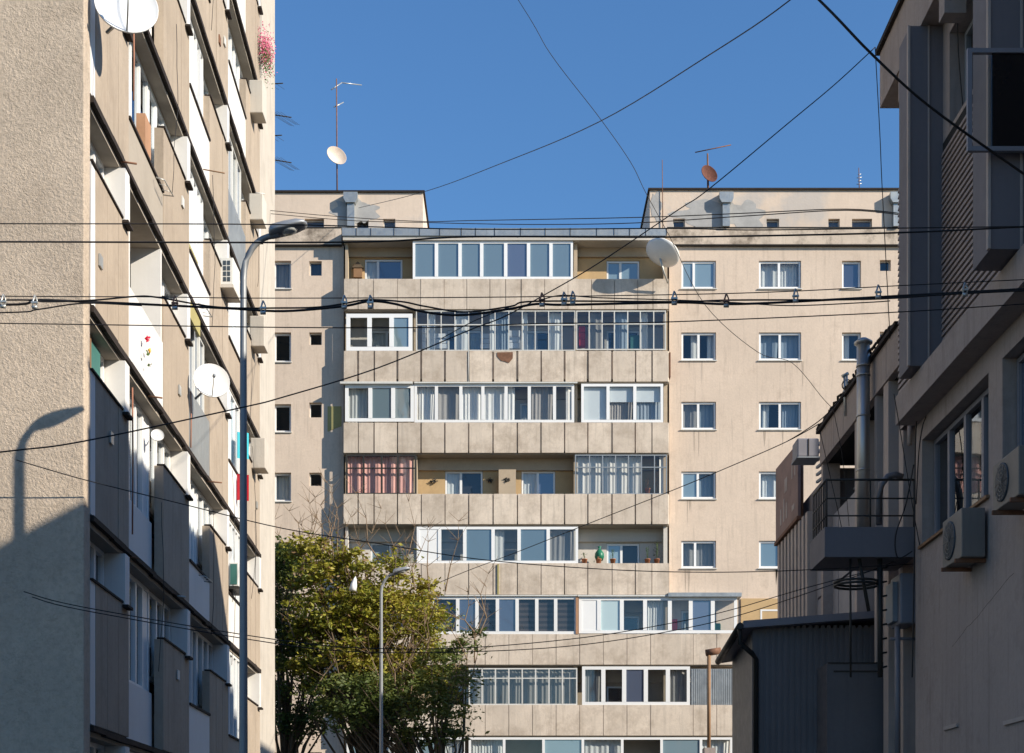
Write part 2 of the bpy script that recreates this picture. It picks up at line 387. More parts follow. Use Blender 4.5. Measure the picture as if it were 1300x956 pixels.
# far white end pier
g = MB(TL); g.box(15.65, END, -1.4, -.02, 0, zt-.01); g.build('end_pier', 'end_paint', LB)
slabs = MB(TL); caps = MB(TL); beige = MB(TL); backw = MB(TL); fins = MB(TL); whitep = MB(TL)
rib = MB(TL); grey = MB(TL)
def lw(u0, u1, w0, w1, d, cuts, codes, **k): return window(LB, TL, u0, u1, w0, w1, d, cuts, codes, **k)
rng = random.Random(3)
vari = {(0,1):'glz',(1,1):'log',(2,1):'flush',(3,1):'glz',(4,1):'grey',(-1,1):'glz',
        (0,3):'flush',(1,3):'grey',(2,3):'flush',(3,3):'flush',(-1,3):'flush',
        (0,5):'flush',(1,5):'flush',(2,5):'flush',(3,5):'grey',(-1,5):'flush'}
for k in range(-2, 8):
    z0 = LINE0+ST*k; z1 = z0+ST
    # slab with a dark strip along its edge
    slabs.box(.302, 15.65, -1.64, -.03, z0-.10, z0+.05)
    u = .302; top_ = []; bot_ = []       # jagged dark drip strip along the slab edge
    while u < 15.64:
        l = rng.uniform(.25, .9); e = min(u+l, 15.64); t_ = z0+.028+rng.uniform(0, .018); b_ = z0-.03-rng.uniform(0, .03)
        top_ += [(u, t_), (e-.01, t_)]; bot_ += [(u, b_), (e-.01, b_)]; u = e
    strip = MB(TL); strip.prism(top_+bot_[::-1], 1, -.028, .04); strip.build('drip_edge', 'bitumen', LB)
    for bi, (a, b, ty) in enumerate(bays):
        a2 = max(a, .302)
        if ty == 'a':
            ph = PH+rng.uniform(-.05, .05)
            if bi == 0:
                whitep.box(.302, .53, -.14, 0, z0+.06, z0+ph); a3 = .531
            else: a3 = a2
            n = 3; wd = (b-a3)/n
            poly = [(a3, -.14)]
            for j in range(n):
                dj = rng.uniform(0, .01); poly += [(a3+wd*j+.006, dj), (a3+wd*(j+1)-.006, dj)]
                if j < n-1: poly += [(a3+wd*(j+1)-.006, -.02), (a3+wd*(j+1)+.006, -.02)]
            beige.prism(poly+[(b, -.14)], 2, z0+.06, z0+ph)
            fu = b-.40
            fins.box(fu, fu+.26, -.30, .05, z0+ph-.02, z1-.101)
            caps.box(a2, fu, -.10, .03, z0+ph, z0+ph+.03); caps.box(fu-.02, fu+.28, .015, .10, z0+ph-.06, z0+ph-.021)
            backw.box(a2, b, -1.64, -.62, z0+.05, z0+1.2)
            cs = {0: ['x','lc','x'], 1: ['c','x','g']}[rng.randint(0, 1)]
            wa, wb = a2+.05, fu-.03
            lw(wa, wb, z0+1.2, z1-.10, -.24, [wa+(wb-wa)/3, wa+(wb-wa)*2/3], cs, roomd=.5)
            if wb+.30 < b: lw(fu+.27, b, z0+1.2, z1-.1, -.24, [], ['x'], room=True, roomd=.3)
        else:
            v = vari.get((k, bi), rng.choice(['flush', 'grey', 'flush', 'glz']))
            if v in ('glz',):
                n = 5
                lw(a, b, z0+.06, z1-.10, -.22, [a+(b-a)*j/n for j in range(1, n)], ['lc','x','c','x','w'], hbars=(z0+1.0,), roomd=.9, fw=.07, mw=.09, gl='glass_clear')
                whitep.box(a+.05, b-.05, -.205, -.17, z0+.08, z0+.96)
            elif v == 'flush':
                n = rng.choice([4, 5, 5, 6]); m = 'pvc'
                lo = rng.choice([.85, .95, 1.05])
                (whitep if (bi > 1 and rng.random() < .75) or (bi == 1 and k < 2) else (grey if rng.random() < .7 else beige)).box(a, b, -.10, 0, z0+.06, z0+lo)
                caps.box(a+.02, b-.02, -.02, .03, z0+lo-.03, z0+lo+.012)
                lw(a, b, z0+lo, z1-.10, rng.choice([-.24, -.12, -.05]), [a+(b-a)*j/n for j in range(1, n)], [rng.choice(['x','c','lc','g','b']) for _ in range(n)], roomd=1.2, fw=.06, mw=.07)
            elif v == 'grey':
                (rib if k % 2 else whitep).box(a+.01, b-.01, -.10, .0, z0+.06, z0+1.15)
                lw(a, b, z0+1.15, z1-.10, -.10, [a+(b-a)*j/4 for j in range(1, 4)], [rng.choice(['x','c','k']) for _ in range(4)], frame='pvc_old' if k % 2 else 'pvc', roomd=1.1)
            else:
                whitep.box(a, b, -.10, 0, z0+.06, z0+1.15)
                whitep.box(a, a+.10, -.16, .0, z0+1.151, z1-.101)
                whitep.box(b-.07, b, -.5, -.02, z0+1.151, z1-.101)
                backw.box(a, b, -1.64, -1.3, z0+.05, z1-.101)
                lw(a+.5, b-.4, z0+.1, z1-.5, -1.22, [(a+b)/2], ['x', 'c'], roomd=.05)
each(beige, 'parapet', 'plaster_left', LB); each(grey, 'parapet', 'concrete_slab', LB); each(rib, 'parapet_cladding', 'zinc', LB); each(whitep, 'white_parapet', 'white_paint', LB)
each(slabs, 'balcony_slab', 'concrete_slab', LB); each(caps, 'parapet_cap', 'bitumen', LB)
each(backw, 'loggia_back_wall', 'loggia_wall', LB); each(fins, 'partition_fin', 'white_paint', LB)
# coloured oddities on the facade
g = MB(TL); g.box(3.75, 4.15, -.20, -.06, LINE0+ST*2+.9, LINE0+ST*2+1.6); g.build('door', 'wood_orange', LB)
g = MB(TL); g.box(.95, 1.5, -.22, -.18, LINE0+ST*0+PH+.03, LINE0+ST-.15); g.build('shutter', 'teal', LB)
g = MB(TL); g.box(.90, .95, -.23, -.16, LINE0+ST*0+PH+.03, LINE0+ST-.12); g.build('shutter_frame', 'wood', LB)
g = MB(TL); g.box(6.9, 8.0, -.2, -.04, LINE0+ST*2+1.0, LINE0+ST*2+1.02+.04); g.box(6.95, 7.9, -.03, .02, LINE0+ST*2-.35, LINE0+ST*2-.05); g.build('soffit_panel', 'olive', LB)
for (u, a, b) in ((2.55, LINE0+.3, LINE0+ST-.3), (2.62, LINE0+ST*2+1.2, LINE0+ST*3-.3), (7.0, LINE0+ST+.1, LINE0+ST+1.1)):
    g = MB(TL); g.tube([(u, .02, a), (u+.01, .025, (a+b)/2), (u, .02, b)], .012); g.build('gas_pipe', 'clamp_red', LB)

# wires, stub pipes and little vents stuck on the facade
rw = random.Random(11)
for k in range(16):
    u = rw.uniform(4, 15); z = LINE0+ST*rw.uniform(-.5, 6); n = rw.randint(4, 8); g = MB(TL); du = rw.uniform(-.6, .6); L_ = rw.uniform(1.2, 3.2)
    g.tube([(u+du*j/n+rw.uniform(-.05, .05), .035+rw.uniform(0, .03)+.05*math.sin(math.pi*j/n), z-L_*j/n) for j in range(n+1)], .005, 4); g.build('facade_wire', 'cable', LB)
for k in range(14):
    u = rw.uniform(.7, 15); z = LINE0+ST*rw.randint(-1, 6)-.02-rw.uniform(0, .04); g = MB(TL); g.tube([(u, .0, z), (u+.02, rw.uniform(.12, .3), z-.02)], .014, 6); g.build('stub_pipe', rw.choice(['pvc_old', 'clamp', 'rust']), LB)
for k in range(10):
    bi = rw.choice([0, 2, 4, 6]); a, b, _t = bays[bi]; u = rw.uniform(a+.6, b-.5); z = LINE0+ST*rw.randint(-1, 6)+rw.uniform(.5, 1.4); g = MB(TL); g.box(u, u+.16, .012, .035, z, z+.16); g.build('wall_vent', rw.choice(['pvc_old', 'rust', 'clamp']), LB)

# ------------------------------------------------------------------ MIDDLE apartment building
YW, YF, YB = 55.0, 54.54, 55.30
MBD = empty('apartment_building', (0, YW, 0), 'beige apartment building closing the street, with rows of concrete balconies', 'building')
TM = lambda u, d, w: (u, -d, w)      # d = -(Y-YW): outward towards camera, child coords relative to root
U = lambda px: UX(px, YW); Wz = lambda py: WZ(py, YW)
Uf = lambda px: UX(px, YF); Wf = lambda py: WZ(py, YF)
DF = YW-YF; DB = YW-YB
rowsY = [(331, 366), (422, 457), (510, 545), (598.5, 633), (686.5, 721), (775, 810), (863, 898), (952, 987)]
left_rows = [(331, 366), (422, 459), (513, 548), (600, 636), (689, 724), (778, 813), (866, 901), (955, 990)]
small_rows = [(331.5, 350), (422, 438), (511, 530), (600, 617), (689, 706), (778, 795), (866, 883), (955, 972)]
holesL = []; winL = []
for i, (a, b) in enumerate(left_rows):
    holesL.append((U(347.5 if i else 347), U(369.5), Wz(b), Wz(a))); winL.append(('A', i))
    holesL.append((U(392.5), U(408.5), Wz(small_rows[i][1]), Wz(small_rows[i][0]))); winL.append(('B', i))
    holesL.append((U(262), U(300), Wz(b), Wz(a))); winL.append(('Z', i))
g = MB(TM); wall_grid(g, U(180), U(436.5), 0, Wz(312), holesL, 0, .16); g.build('wing_wall', 'plaster_mid', MBD, recalc=False)
codesA = [['g'], ['x'], ['x'], ['c'], ['x'], ['c'], ['x'], ['c']]
for h, (t, i) in zip(holesL, winL):
    e = .0
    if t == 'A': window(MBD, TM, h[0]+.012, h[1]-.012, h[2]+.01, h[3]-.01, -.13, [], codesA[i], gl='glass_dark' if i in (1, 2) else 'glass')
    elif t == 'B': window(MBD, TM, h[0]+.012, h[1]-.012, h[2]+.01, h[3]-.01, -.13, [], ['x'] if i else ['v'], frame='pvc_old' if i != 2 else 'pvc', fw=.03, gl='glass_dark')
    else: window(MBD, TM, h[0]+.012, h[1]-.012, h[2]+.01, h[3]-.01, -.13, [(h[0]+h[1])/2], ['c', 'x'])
# right wing
cols = {'C': (865, 909), 'D': (963.5, 1017), 'E': (1069, 1093), 'G': (1117, 1131), 'H': (1190, 1240)}
dataC = [(['b', 'b']), (['rc', 'rc']), (['g', 'v']), (['b', 'v']), (['g', 'xg']), ['c', 'x'], ['x', 'c'], ['c', 'c']]
dataD = [(['c', 'c']), (['v', 'v']), (['lcv', 'v']), (['c', 'x']), (['b', 'b']), ['x', 'c'], ['c', 'c'], ['x', 'c']]
cutC = [.36, .5, .49, .48, .40, .5, .5, .5]; cutD = [.48, .5, .5, .5, .48, .5, .5, .5]
holesR = []; winR = []
for i, (a, b) in enumerate(rowsY):
    for c, (p, q) in cols.items():
        aa, bb = (a, b) if c != 'G' else (a-1, a+13)
        if i == 5 and c == 'D': continue
        holesR.append((U(p), U(q), Wz(bb), Wz(aa))); winR.append((c, i))
g = MB(TM); wall_grid(g, U(849.5), U(1330), 0, Wz(312), holesR, 0, .16); g.build('wing_wall', 'plaster_mid', MBD, recalc=False)
for h, (c, i) in zip(holesR, winR):
    u0, u1, w0, w1 = h[0]+.012, h[1]-.012, h[2]+.012, h[3]-.012
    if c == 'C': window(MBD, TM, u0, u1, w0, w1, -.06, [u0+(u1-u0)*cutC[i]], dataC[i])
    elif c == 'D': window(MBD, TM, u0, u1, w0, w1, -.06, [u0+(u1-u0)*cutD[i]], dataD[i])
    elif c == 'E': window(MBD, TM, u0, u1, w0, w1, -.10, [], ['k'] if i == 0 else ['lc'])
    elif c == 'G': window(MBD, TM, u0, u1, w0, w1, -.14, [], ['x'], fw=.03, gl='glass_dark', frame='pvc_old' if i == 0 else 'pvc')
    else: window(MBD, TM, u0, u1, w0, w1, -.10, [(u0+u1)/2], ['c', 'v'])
    # sill
sill = MB(TM)
for h, (c, i) in list(zip(holesR, winR))+list(zip(holesL, winL)):
    if c in 'CDEA': sill.box(h[0]-.04, h[1]+.04, .0, .05, h[2]-.05, h[2]-.015)
each(sill, 'window_sill', 'pvc_old', MBD)
rs = random.Random(21)
for h, (c, i) in zip(holesR, winR):
    if c not in 'CD' or i > 5: continue
    for k in range(2):
        u = rs.uniform(h[0]-.05, h[1]+.02); w_ = rs.uniform(.04, .12); z = h[2]-.055; L_ = rs.uniform(.25, 1.1); g = MB(TM)
        g.face([(u, .003, z), (u+w_, .003, z), (u+w_*.8, .003, z-L_*.5), (u+w_*.45, .003, z-L_), (u+w_*.25, .003, z-L_*.6)]); g.build('wall_stain', 'stain', MBD)
# cornice band, attic storey
co = MB(TM)
for a, b in ((180, 434), (846.5, 1330)):
    co.box(U(a), U(b), -.3, .10, Wz(312), Wz(291))
each(co, 'cornice', 'plaster_dirty', MBD)
dr = MB(TM)
for a, b in ((180, 434), (846.5, 1330)):
    dr.box(U(a), U(b), -.02, .13, Wz(313.3), Wz(311.8)); dr.box(U(a), U(b), -.02, .12, Wz(291), Wz(289.8))
each(dr, 'drip_edge', 'joint', MBD)
def attic(a, b, top, wins, name):
    hs = [(U(p), U(q), Wz(290), Wz(278)) for p, q in wins]
    g = MB(TM); wall_grid(g, U(a), U(b), Wz(291), Wz(top), hs, .02, .25)
    g.face([(U(a), .02, Wz(291)), (U(a), -9, Wz(291)), (U(a), -9, Wz(top)), (U(a), .02, Wz(top))])
    g.face([(U(b), .02, Wz(291)), (U(b), -9, Wz(291)), (U(b), -9, Wz(top)), (U(b), .02, Wz(top))])
    g.face([(U(a), -9, Wz(291)), (U(b), -9, Wz(291)), (U(b), -9, Wz(top)), (U(a), -9, Wz(top))])
    for h in hs: g.face([(h[0], -.24, h[2]), (h[1], -.24, h[2]), (h[1], -.24, h[3]), (h[0], -.24, h[3])])
    g.build('attic_wall', 'plaster_attic', MBD, recalc=False)
    for h in hs: window(MBD, TM, h[0]+.01, h[1]-.01, h[2]+.01, h[3]-.03, -.12, [], ['x'], fw=.025, frame='pvc_old', room=False, gl='glass_dark', name='attic_window')
    r = MB(TM); r.box(U(a)-.07, U(b)+.07, -9.1, .09, Wz(top), Wz(top)+.07); r.build('roof', 'bitumen', MBD)
attic(180, 537, 245, [(387, 411.5), (452.5, 468), (486.5, 502)], 'l')
attic(825, 1330, 242, [(854.5, 869.5), (880.5, 897), (941.5, 958), (973, 989), (1051.5, 1066), (1081.5, 1107)], 'r')
# building body
g = MB(TM); g.box(U(180), U(436), -11, -1.7, 0, Wz(312)); g.box(U(850), U(1330), -11, -1.7, 0, Wz(312)); g.box(U(437), U(849), -11, -1.9, 0, Wz(295)); each(g, 'core_wall', 'plaster_mid', MBD)
# middle roof slab
g = MB(TM); g.box(Uf(434), Uf(846), -10.8, DF+.10, Wf(300.5), Wf(291)); g.build('roof', 'zinc', MBD)
g = MB(TM); g.box(Uf(435.5), Uf(844.5), DB, DF+.05, Wf(305.5), Wf(300.6)); g.build('eaves', 'offwhite', MBD)
g = MB(TM)
x = 434
while x < 846: g.box(Uf(x), Uf(x)+.02, DF+.10, DF+.115, Wf(300.5), Wf(291)); x += random.uniform(18, 34)
g.build('flashing_seam', 'joint', MBD)
# balconies
par = [(354, 392.5), (445.5, 484.5), (536.5, 575), (627, 665.5), (715, 755), (805, 844), (895, 934), (985, 1024)]
J1 = [436.5, 454.6, 474, 504.5, 534, 563.8, 592.7, 622, 642, 661.8, 691.4, 721, 751, 780, 809.7, 829, 849]
J2 = [435.5, 454.6, 474.8, 504.6, 534.6, 564.8, 595, 626, 656.9, 686.8, 716.8, 746.3, 777, 806.6, 827.5, 849.5]
J6 = [x for x in range(436, 850, 30)] + [880, 910, 937]
gaps = [.022, .075, .05, .05, .035, .02, .02, .02]
front = lambda i: 937 if i >= 5 else 850
for i, (a, b) in enumerate(par):
    J = J1 if i == 0 else (J6 if i >= 5 else J2)
    g = MB(TM); bk = MB(TM)
    poly = [(Uf(J[0]), DF-.09)]; r = random.Random(i*31+7)
    for j, (p, q) in enumerate(zip(J, J[1:])):
        gp = gaps[i]*r.choice([.5, 1, 1, 1.2]); dj = DF+r.uniform(-.010, .010); g2 = gaps[i]/2
        poly += [(Uf(p)+g2, dj), (Uf(q)-gp/2, dj)]
        if j < len(J)-2: poly += [(Uf(q)-gp/2, DF-.085), (Uf(q)+g2, DF-.085)]
    g.prism(poly+[(Uf(J[-1]), DF-.09)], 2, Wf(b)+.008, Wf(a))
    # side return on both ends
    g.box(Uf(J[0])-.005, Uf(J[0])+.07, 0.002, DF-.0905, Wf(b), Wf(a)); g.box(Uf(J[-1])-.075, Uf(J[-1]), .002, DF-.0905, Wf(b), Wf(a))
    o = g.build('balcony_parapet', 'concrete', MBD)
    if i == 1: o['label'] = 'balcony front with wide black gaps between its concrete panels'
    bk.box(Uf(J[0])+.08, Uf(J[-1])-.08, DF-.16, DF-.092, Wf(b)+.02, Wf(a)-.02)
    bk.build('parapet_backing', 'joint', MBD)
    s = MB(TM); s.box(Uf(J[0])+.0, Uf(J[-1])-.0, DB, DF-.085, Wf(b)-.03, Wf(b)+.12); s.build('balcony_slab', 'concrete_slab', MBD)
# loggia back walls with doors
tops = [305.5]+[p[1]+1 for p in par]
backs = {   # row: list of (px0, px1, y0, y1, cuts, codes)
 0: [(463, 511, 329, 352, [.35], ['c', 'k']), (770, 812, 331, 354, [.42], ['b', 'b'])],
 3: [(565, 613, 598, 627, [.42], ['c', 'x']), (662, 705, 598, 627, [.48], ['c', 'k'])],
 4: [(470, 511, 689, 716, [.62], ['b', 'k']), (770, 812, 690, 716, [.45], ['b', 'x'])],
}
for i in range(8):
    y0, y1 = tops[i], par[i][0]+12
    hs = []; info = []
    items = backs.get(i) or [(470, 512, y0+26, y1-10, [.5], ['c', 'x']), (568, 612, y0+26, y1-10, [.5], ['x', 'c']), (660, 706, y0+26, y1-10, [.45], ['c', 'x']), (770, 812, y0+26, y1-10, [.5], ['x', 'x'])]
    UB = lambda px: UX(px, YB); WB = lambda py: WZ(py, YB)
    for (p, q, c, d_, cu, co_) in items: hs.append((UB(p), UB(q), WB(y1), WB(c))); info.append((cu, co_))
    g = MB(TM); zb = Wf(par[i][1])+.1; zt_ = WB(y0)+.3
    wall_grid(g, Uf(436), Uf(850), zb, zt_, hs, DB, .12)
    m = {0: 'ochre', 1: 'offwhite', 2: 'offwhite', 3: 'ochre', 4: 'offwhite'}.get(i, 'loggia_wall')
    g.build('loggia_back_wall', m, MBD, recalc=False)
    for h, (cu, co_) in zip(hs, info):
        window(MBD, TM, h[0]+.01, h[1]-.01, h[2]+.01, h[3]-.01, DB-.04, [h[0]+(h[1]-h[0])*c for c in cu], co_, roomd=.1, name='balcony_door', cd=.03)
    # lintel beam + partitions
    pm = MB(TM)
    pm.box(Uf(436), Uf(850), DB+.002, DB+.12, WB(y0+22), WB(y0)+.05)
    for p in (527, 731): pm.box(Uf(p)-.07, Uf(p)+.07, DB+.251, DF-.2, zb, WB(y0)+.05)
    pm.box(Uf(844)-.03, Uf(848), DB+.251, DF-.2, zb, WB(y0)+.05); pm.box(Uf(437.5), Uf(441), DB+.251, DF-.2, zb, WB(y0)+.05)
    if i == 3: pm.box(Uf(633), Uf(655), DB+.26, DB+.34, zb, WB(y0+23))
    each(pm, 'loggia_partition', {0: 'loggia_wall', 3: 'loggia_wall', 4: 'offwhite'}.get(i, 'loggia_wall'), MBD)
# glazed units on the balcony fronts: (row, px0, px1, y0, y1, mullions px, codes, frame, kw)
def gunit(px0, px1, y0, y1, cuts, codes, frame='pvc', **k):
    k.setdefault('mw', .10); k.setdefault('fw', .09)
    h = [Wf(v) for v in k.pop('h', [])]
    return window(MBD, TM, Uf(px0), Uf(px1), Wf(y1), Wf(y0), DF-.02, [Uf(c) for c in cuts], codes, frame=frame, room=False, hbars=h, **k)
gunit(524, 727.5, 305.8, 354, [554, 584, 611.5, 642, 671, 699.5], ['b','b','b','b','k','b','b'], mw=.13)
gunit(439.5, 523.5, 398, 445, [469, 497], ['x', 'x', 'b'], mw=.17, fw=.15)
V = [543, 560, 577.5, 595, 612, 628.5, 646, 663, 679.5, 696.5, 713.5]
gunit(528, 730.5, 394, 445, V, ['x', 'lc', 'x', 'c', 'x', 'rc', 'v'], frame='pvc_old', mw=.035, fw=.035, h=[412], gl='glass')
gunit(731.5, 845.5, 394, 444, [748, 764.5, 780, 797, 813, 830], ['x', 'g', 'x', 'v', 'x', 'lc', 'x'], frame='pvc_old', mw=.04, fw=.04, h=[411], gl='glass')
gunit(438, 525.5, 488, 535, [470, 499], ['c', 'b', 'b'], mw=.15, fw=.13)
gunit(526, 729, 487, 536, [554, 585, 613, 642.5, 672, 704], ['c', 'g', 'c', 'c', 'lc', 'g', 'rc'], mw=.12, fw=.10, gl='glass_clear')
gunit(738, 842, 487, 536, [772, 806], ['B', 'Hg', 'Hv'], mw=.12, fw=.10, gl='glass_clear')
gunit(439, 528.5, 577, 627.5, [461.5, 484.5, 505], ['p', 'p', 'p', 'p'], frame='dark_frame', mw=.07, fw=.06, h=[594], gl='glass_clear')
gunit(730, 847, 577, 627.5, [748.5, 765, 781.5, 798, 814.5, 831], ['c', 'c', 'c', 'c', 'c', 'x', 'rc'], frame='ac_grey', mw=.04, fw=.04, h=[593], gl='glass_clear')
gunit(529, 734, 668.5, 715, [558, 590, 626, 659, 696], ['w', 'x', 'b', 'lc', 'b', 'g'], mw=.13, fw=.10)
gunit(547, 733, 757, 805, [581, 605.5, 631.5, 656.5, 681.5, 705.5], ['D', 'k', 'D', 'k', 'D', 'D', 'D'], mw=.13, fw=.11)
gunit(735, 936, 758, 804, [760.5, 789.5, 819, 850.5, 877, 905], ['w', 't', 'x', 'c', 'x', 'k', 'x'], mw=.15, fw=.12)
gunit(595, 733, 848, 895, [612, 629, 646, 663, 680, 697, 714], ['g'], frame='pvc_old', mw=.05, fw=.05, h=[861])
gunit(739, 876, 846, 895, [766, 792.5, 820, 848], ['g', 'x', 'k', 'x'], mw=.16, fw=.12)
gunit(440, 590, 936, 985, [470, 500, 530, 560], ['b', 'c', 'x'])
gunit(595, 930, 936, 985, [640, 690, 740, 790, 840, 890], ['c', 'x', 'b'])
g = MB(TM)
for k in range(22): g.box(Uf(878+2.7*k), Uf(880+2.7*k), DF-.06, DF-.01, Wf(895), Wf(849))
g.box(Uf(877), Uf(937), DF-.08, DF-.062, Wf(895), Wf(849)); g.build('corrugated_screen', 'zinc', MBD)
# extension slab/roof at right of row 6, side wall
g = MB(TM); g.box(Uf(848), Uf(941), -.0+.002, DF+.12, Wf(758), Wf(753)); g.build('extension_roof', 'zinc', MBD)
g = MB(TM); g.box(Uf(733.5), Uf(848), DF-.1, DF+.06, Wf(757.5), Wf(755.5)); g.box(Uf(526), Uf(733), DF-.1, DF+.05, Wf(757), Wf(755.5)); g.box(Uf(432), Uf(524), DF-.05, DF+.1, Wf(488), Wf(485.3)); g.box(Uf(526), Uf(733), DF-.05, DF+.06, Wf(487), Wf(485.3)); each(g, 'awning_board', 'pvc_old', MBD)
g = MB(TM); g.box(U(940.5), U(992), .0, .05, Wz(806), Wz(760)); g.build('brown_recess_panel', 'ochre', MBD)
window(MBD, TM, U(965), U(990), Wz(790), Wz(774), .06, [], ['b'], room=False)
g = MB(TM); g.box(Uf(731), Uf(734.5), DF-.1, DF+.02, Wf(805), Wf(757)); g.build('timber_post', 'wood_orange', MBD)
g = MB(TM); g.box(Uf(631.5), Uf(633.5), DF+.012, DF+.05, Wf(755), Wf(716.5)); g.build('drain_pipe', 'olive', MBD)
g = MB(TM); g.tube([(Uf(595), DF+.02, Wf(446)), (Uf(595), DF+.02, Wf(486))], .015); g.build('drain_pipe', 'pvc_old', MBD)
g = MB(TM); g.box(Uf(849.8), Uf(851.5), .1, DF-.02, Wf(478), Wf(447)); g.build('rust_plate', 'rust', MBD)
# rust stain patch = real flaked paint on one panel
g = MB(TM)
pts = [(631,447.5),(651,447),(651,455),(646,461),(641,459),(636,458),(631,452)]
g.face([(Uf(a), DF+.012, Wf(b)) for a, b in pts]); g.build('flaked_paint', 'rust', MBD)
# olive patch on the left wing in the recess
g = MB(TM); g.prism([(U(416), Wz(548)), (U(416), Wz(516)), (U(433.5), Wz(516)), (U(433.5), Wz(541))], 1, .0, .015)
g.build('painted_patch', 'olive', MBD)

# things on the middle building -------------------------------------------------
def pipe_vent(px, label):
    r = empty('roof_vent', (U(px), YW-.25, Wz(290)), label, 'vent', 'metal flue ducts on the attic walls')
    T = rel(r); g = MB(T); x = U(px); g.box(x-.14, x+.14, YW-.22, YW-.03, Wz(290), Wz(258)); g.build('duct', 'zinc', r)
    g = MB(T); g.prism([(x-.18, Wz(261)), (x+.18, Wz(261)), (x+.27, Wz(256)), (x+.27, Wz(248)), (x-.27, Wz(248)), (x-.27, Wz(256))], 1, YW-.30, YW-.025); g.build('cowl', 'zinc', r)
pipe_vent(446, 'grey metal flue duct on the left attic wall, below the mast with the pale dish')
pipe_vent(921, 'grey metal flue duct on the right attic wall near the rusty dish')
pipe_vent(1137, 'grey metal flue duct at the far right end of the attic beside the dark office')
for (px, py, rx, ry, sd) in ((905, 272, 46, 17, 1), (950, 276, 18, 20, 2), (445, 268, 22, 14, 3), (465, 270, 16, 12, 5), (833, 262, 7, 18, 4)):
    rr = random.Random(sd); g = MB(TM); n = 34
    ph = [rr.uniform(0, 6.28) for _ in range(4)]
    g.face([(U(px+rx*math.cos(2*math.pi*k/n)*(1+.16*math.sin(3*k*.37+ph[0])+.14*math.sin(k*1.3+ph[1])+rr.uniform(-.07, .07))), .024+.001*sd, max(Wz(290.5), Wz(py-ry*math.sin(2*math.pi*k/n)*(1+.2*math.sin(k*.9+ph[2])+rr.uniform(-.1, .1))))) for k in range(n)])
    g.build('bare_plaster_patch', 'bare_plaster', MBD)
def dish(name, label, c, R, axis, m, depth=.22, arm=True, group=None, tilt=1.0, mount=None, armdir=(0, 0, -1)):
    r = empty(name, c, label, 'satellite dish', group)
    ax = Vector(axis).normalized(); g = MB()
    prof = [(0.001, 0)]+[(R*t, depth*R*t*t*2) for t in (.2, .4, .6, .8, .92, 1.0)]+[(R*1.02, depth*R*2+.005), (R*1.02, depth*R*2-.02)]+[(R*t, depth*R*t*t*2-.025) for t in (.9, .7, .5, .3, .01)]
    g.lathe((0, 0, 0), ax, prof, 40, tilt); g.build('reflector', m, r)
    if arm:
        up = Vector(armdir); side = (up-ax*up.dot(ax)).normalized()
        foc = ax*(R*1.15)+side*(R*.25); a = MB(); a.tube([tuple(side*R*.98+ax*(depth*R*1.9)), tuple(foc)], R*.03)
        a.build('arm', 'clamp', r)
        h = MB(); h.lathe(tuple(foc), ax, [(R*.001, -R*.06), (R*.09, -R*.06), (R*.09, R*.12), (R*.05, R*.16), (.001, R*.16)], 12); h.build('receiver', 'ac_grey', r)
    if mount:
        a = MB(); a.tube([(0, 0, 0), tuple(Vector(mount)*.5-ax*.05), tuple(mount)], R*.045+.008); a.build('bracket', 'clamp', r)
    return r
# big dish, back towards us, on the right end of the top balcony
dish('satellite_dish', 'large white dish mounted on the right end of the top balcony', PT(838, 327.5, YF-.75), .66, (.35, .30, .75), 'dish_white', arm=False, mount=(.35, .5, -.75))
# mast and dishes on roof
def mast(px, y0, y1, Y, label, r=.03, name='antenna_mast'):
    o = empty(name, PT(px, y1, Y), label, 'antenna'); T = rel(o); g = MB(T); g.tube([PT(px, y1, Y), PT(px-.8, y0, Y)], [r, r*.7]); g.build('pole', 'rust', o)
    return o, T
o, T = mast(428, 100, 246, YW+1.5, 'tall thin antenna mast on the left attic roof')
g = MB(T); Y = YW+1.5
g.tube([PT(420.5, 114, Y), PT(434, 105, Y+.3)], .022); g.tube([PT(434, 105, Y+.3), PT(459, 108, Y+1)], .02); g.tube([PT(424, 136, Y), PT(436, 130, Y+.3)], .022); g.build('aerial', 'clamp', o)
dish('satellite_dish', 'small pale dish with orange rust stains on the tall roof mast', PT(425.5, 201, YW+1.4), .40, (.55, -1, .35), 'dish_worn', arm=False)
o, T = mast(899, 195, 244, YW+1.2, 'short antenna mast with one long slanted rod above the rusty dish', .045)
g = MB(T); Y = YW+1.2
g.tube([PT(882.5, 193.5, Y), PT(928, 184, Y)], .02); g.build('aerial', 'rust', o)
dish('satellite_dish', 'rusty brown dish on the right attic roof', PT(898, 223.5, YW+1.1), .36, (.5, -1, .3), 'dish_rust', arm=False)
o, T = mast(841.5, 203, 290, YW-.08, 'thin bare rod standing at the left end of the right attic', .018)
o, T = mast(1091, 213, 244, YW+1.5, 'small antenna on the far right of the attic roof', .02)
g = MB(T); Y = YW+1.5
for k in range(4): g.tube([PT(1089-(k%2)*1.5, 222+4*k, Y), PT(1093+(k%2), 221+4*k, Y)], .015)
g.build('aerial', 'clamp', o)
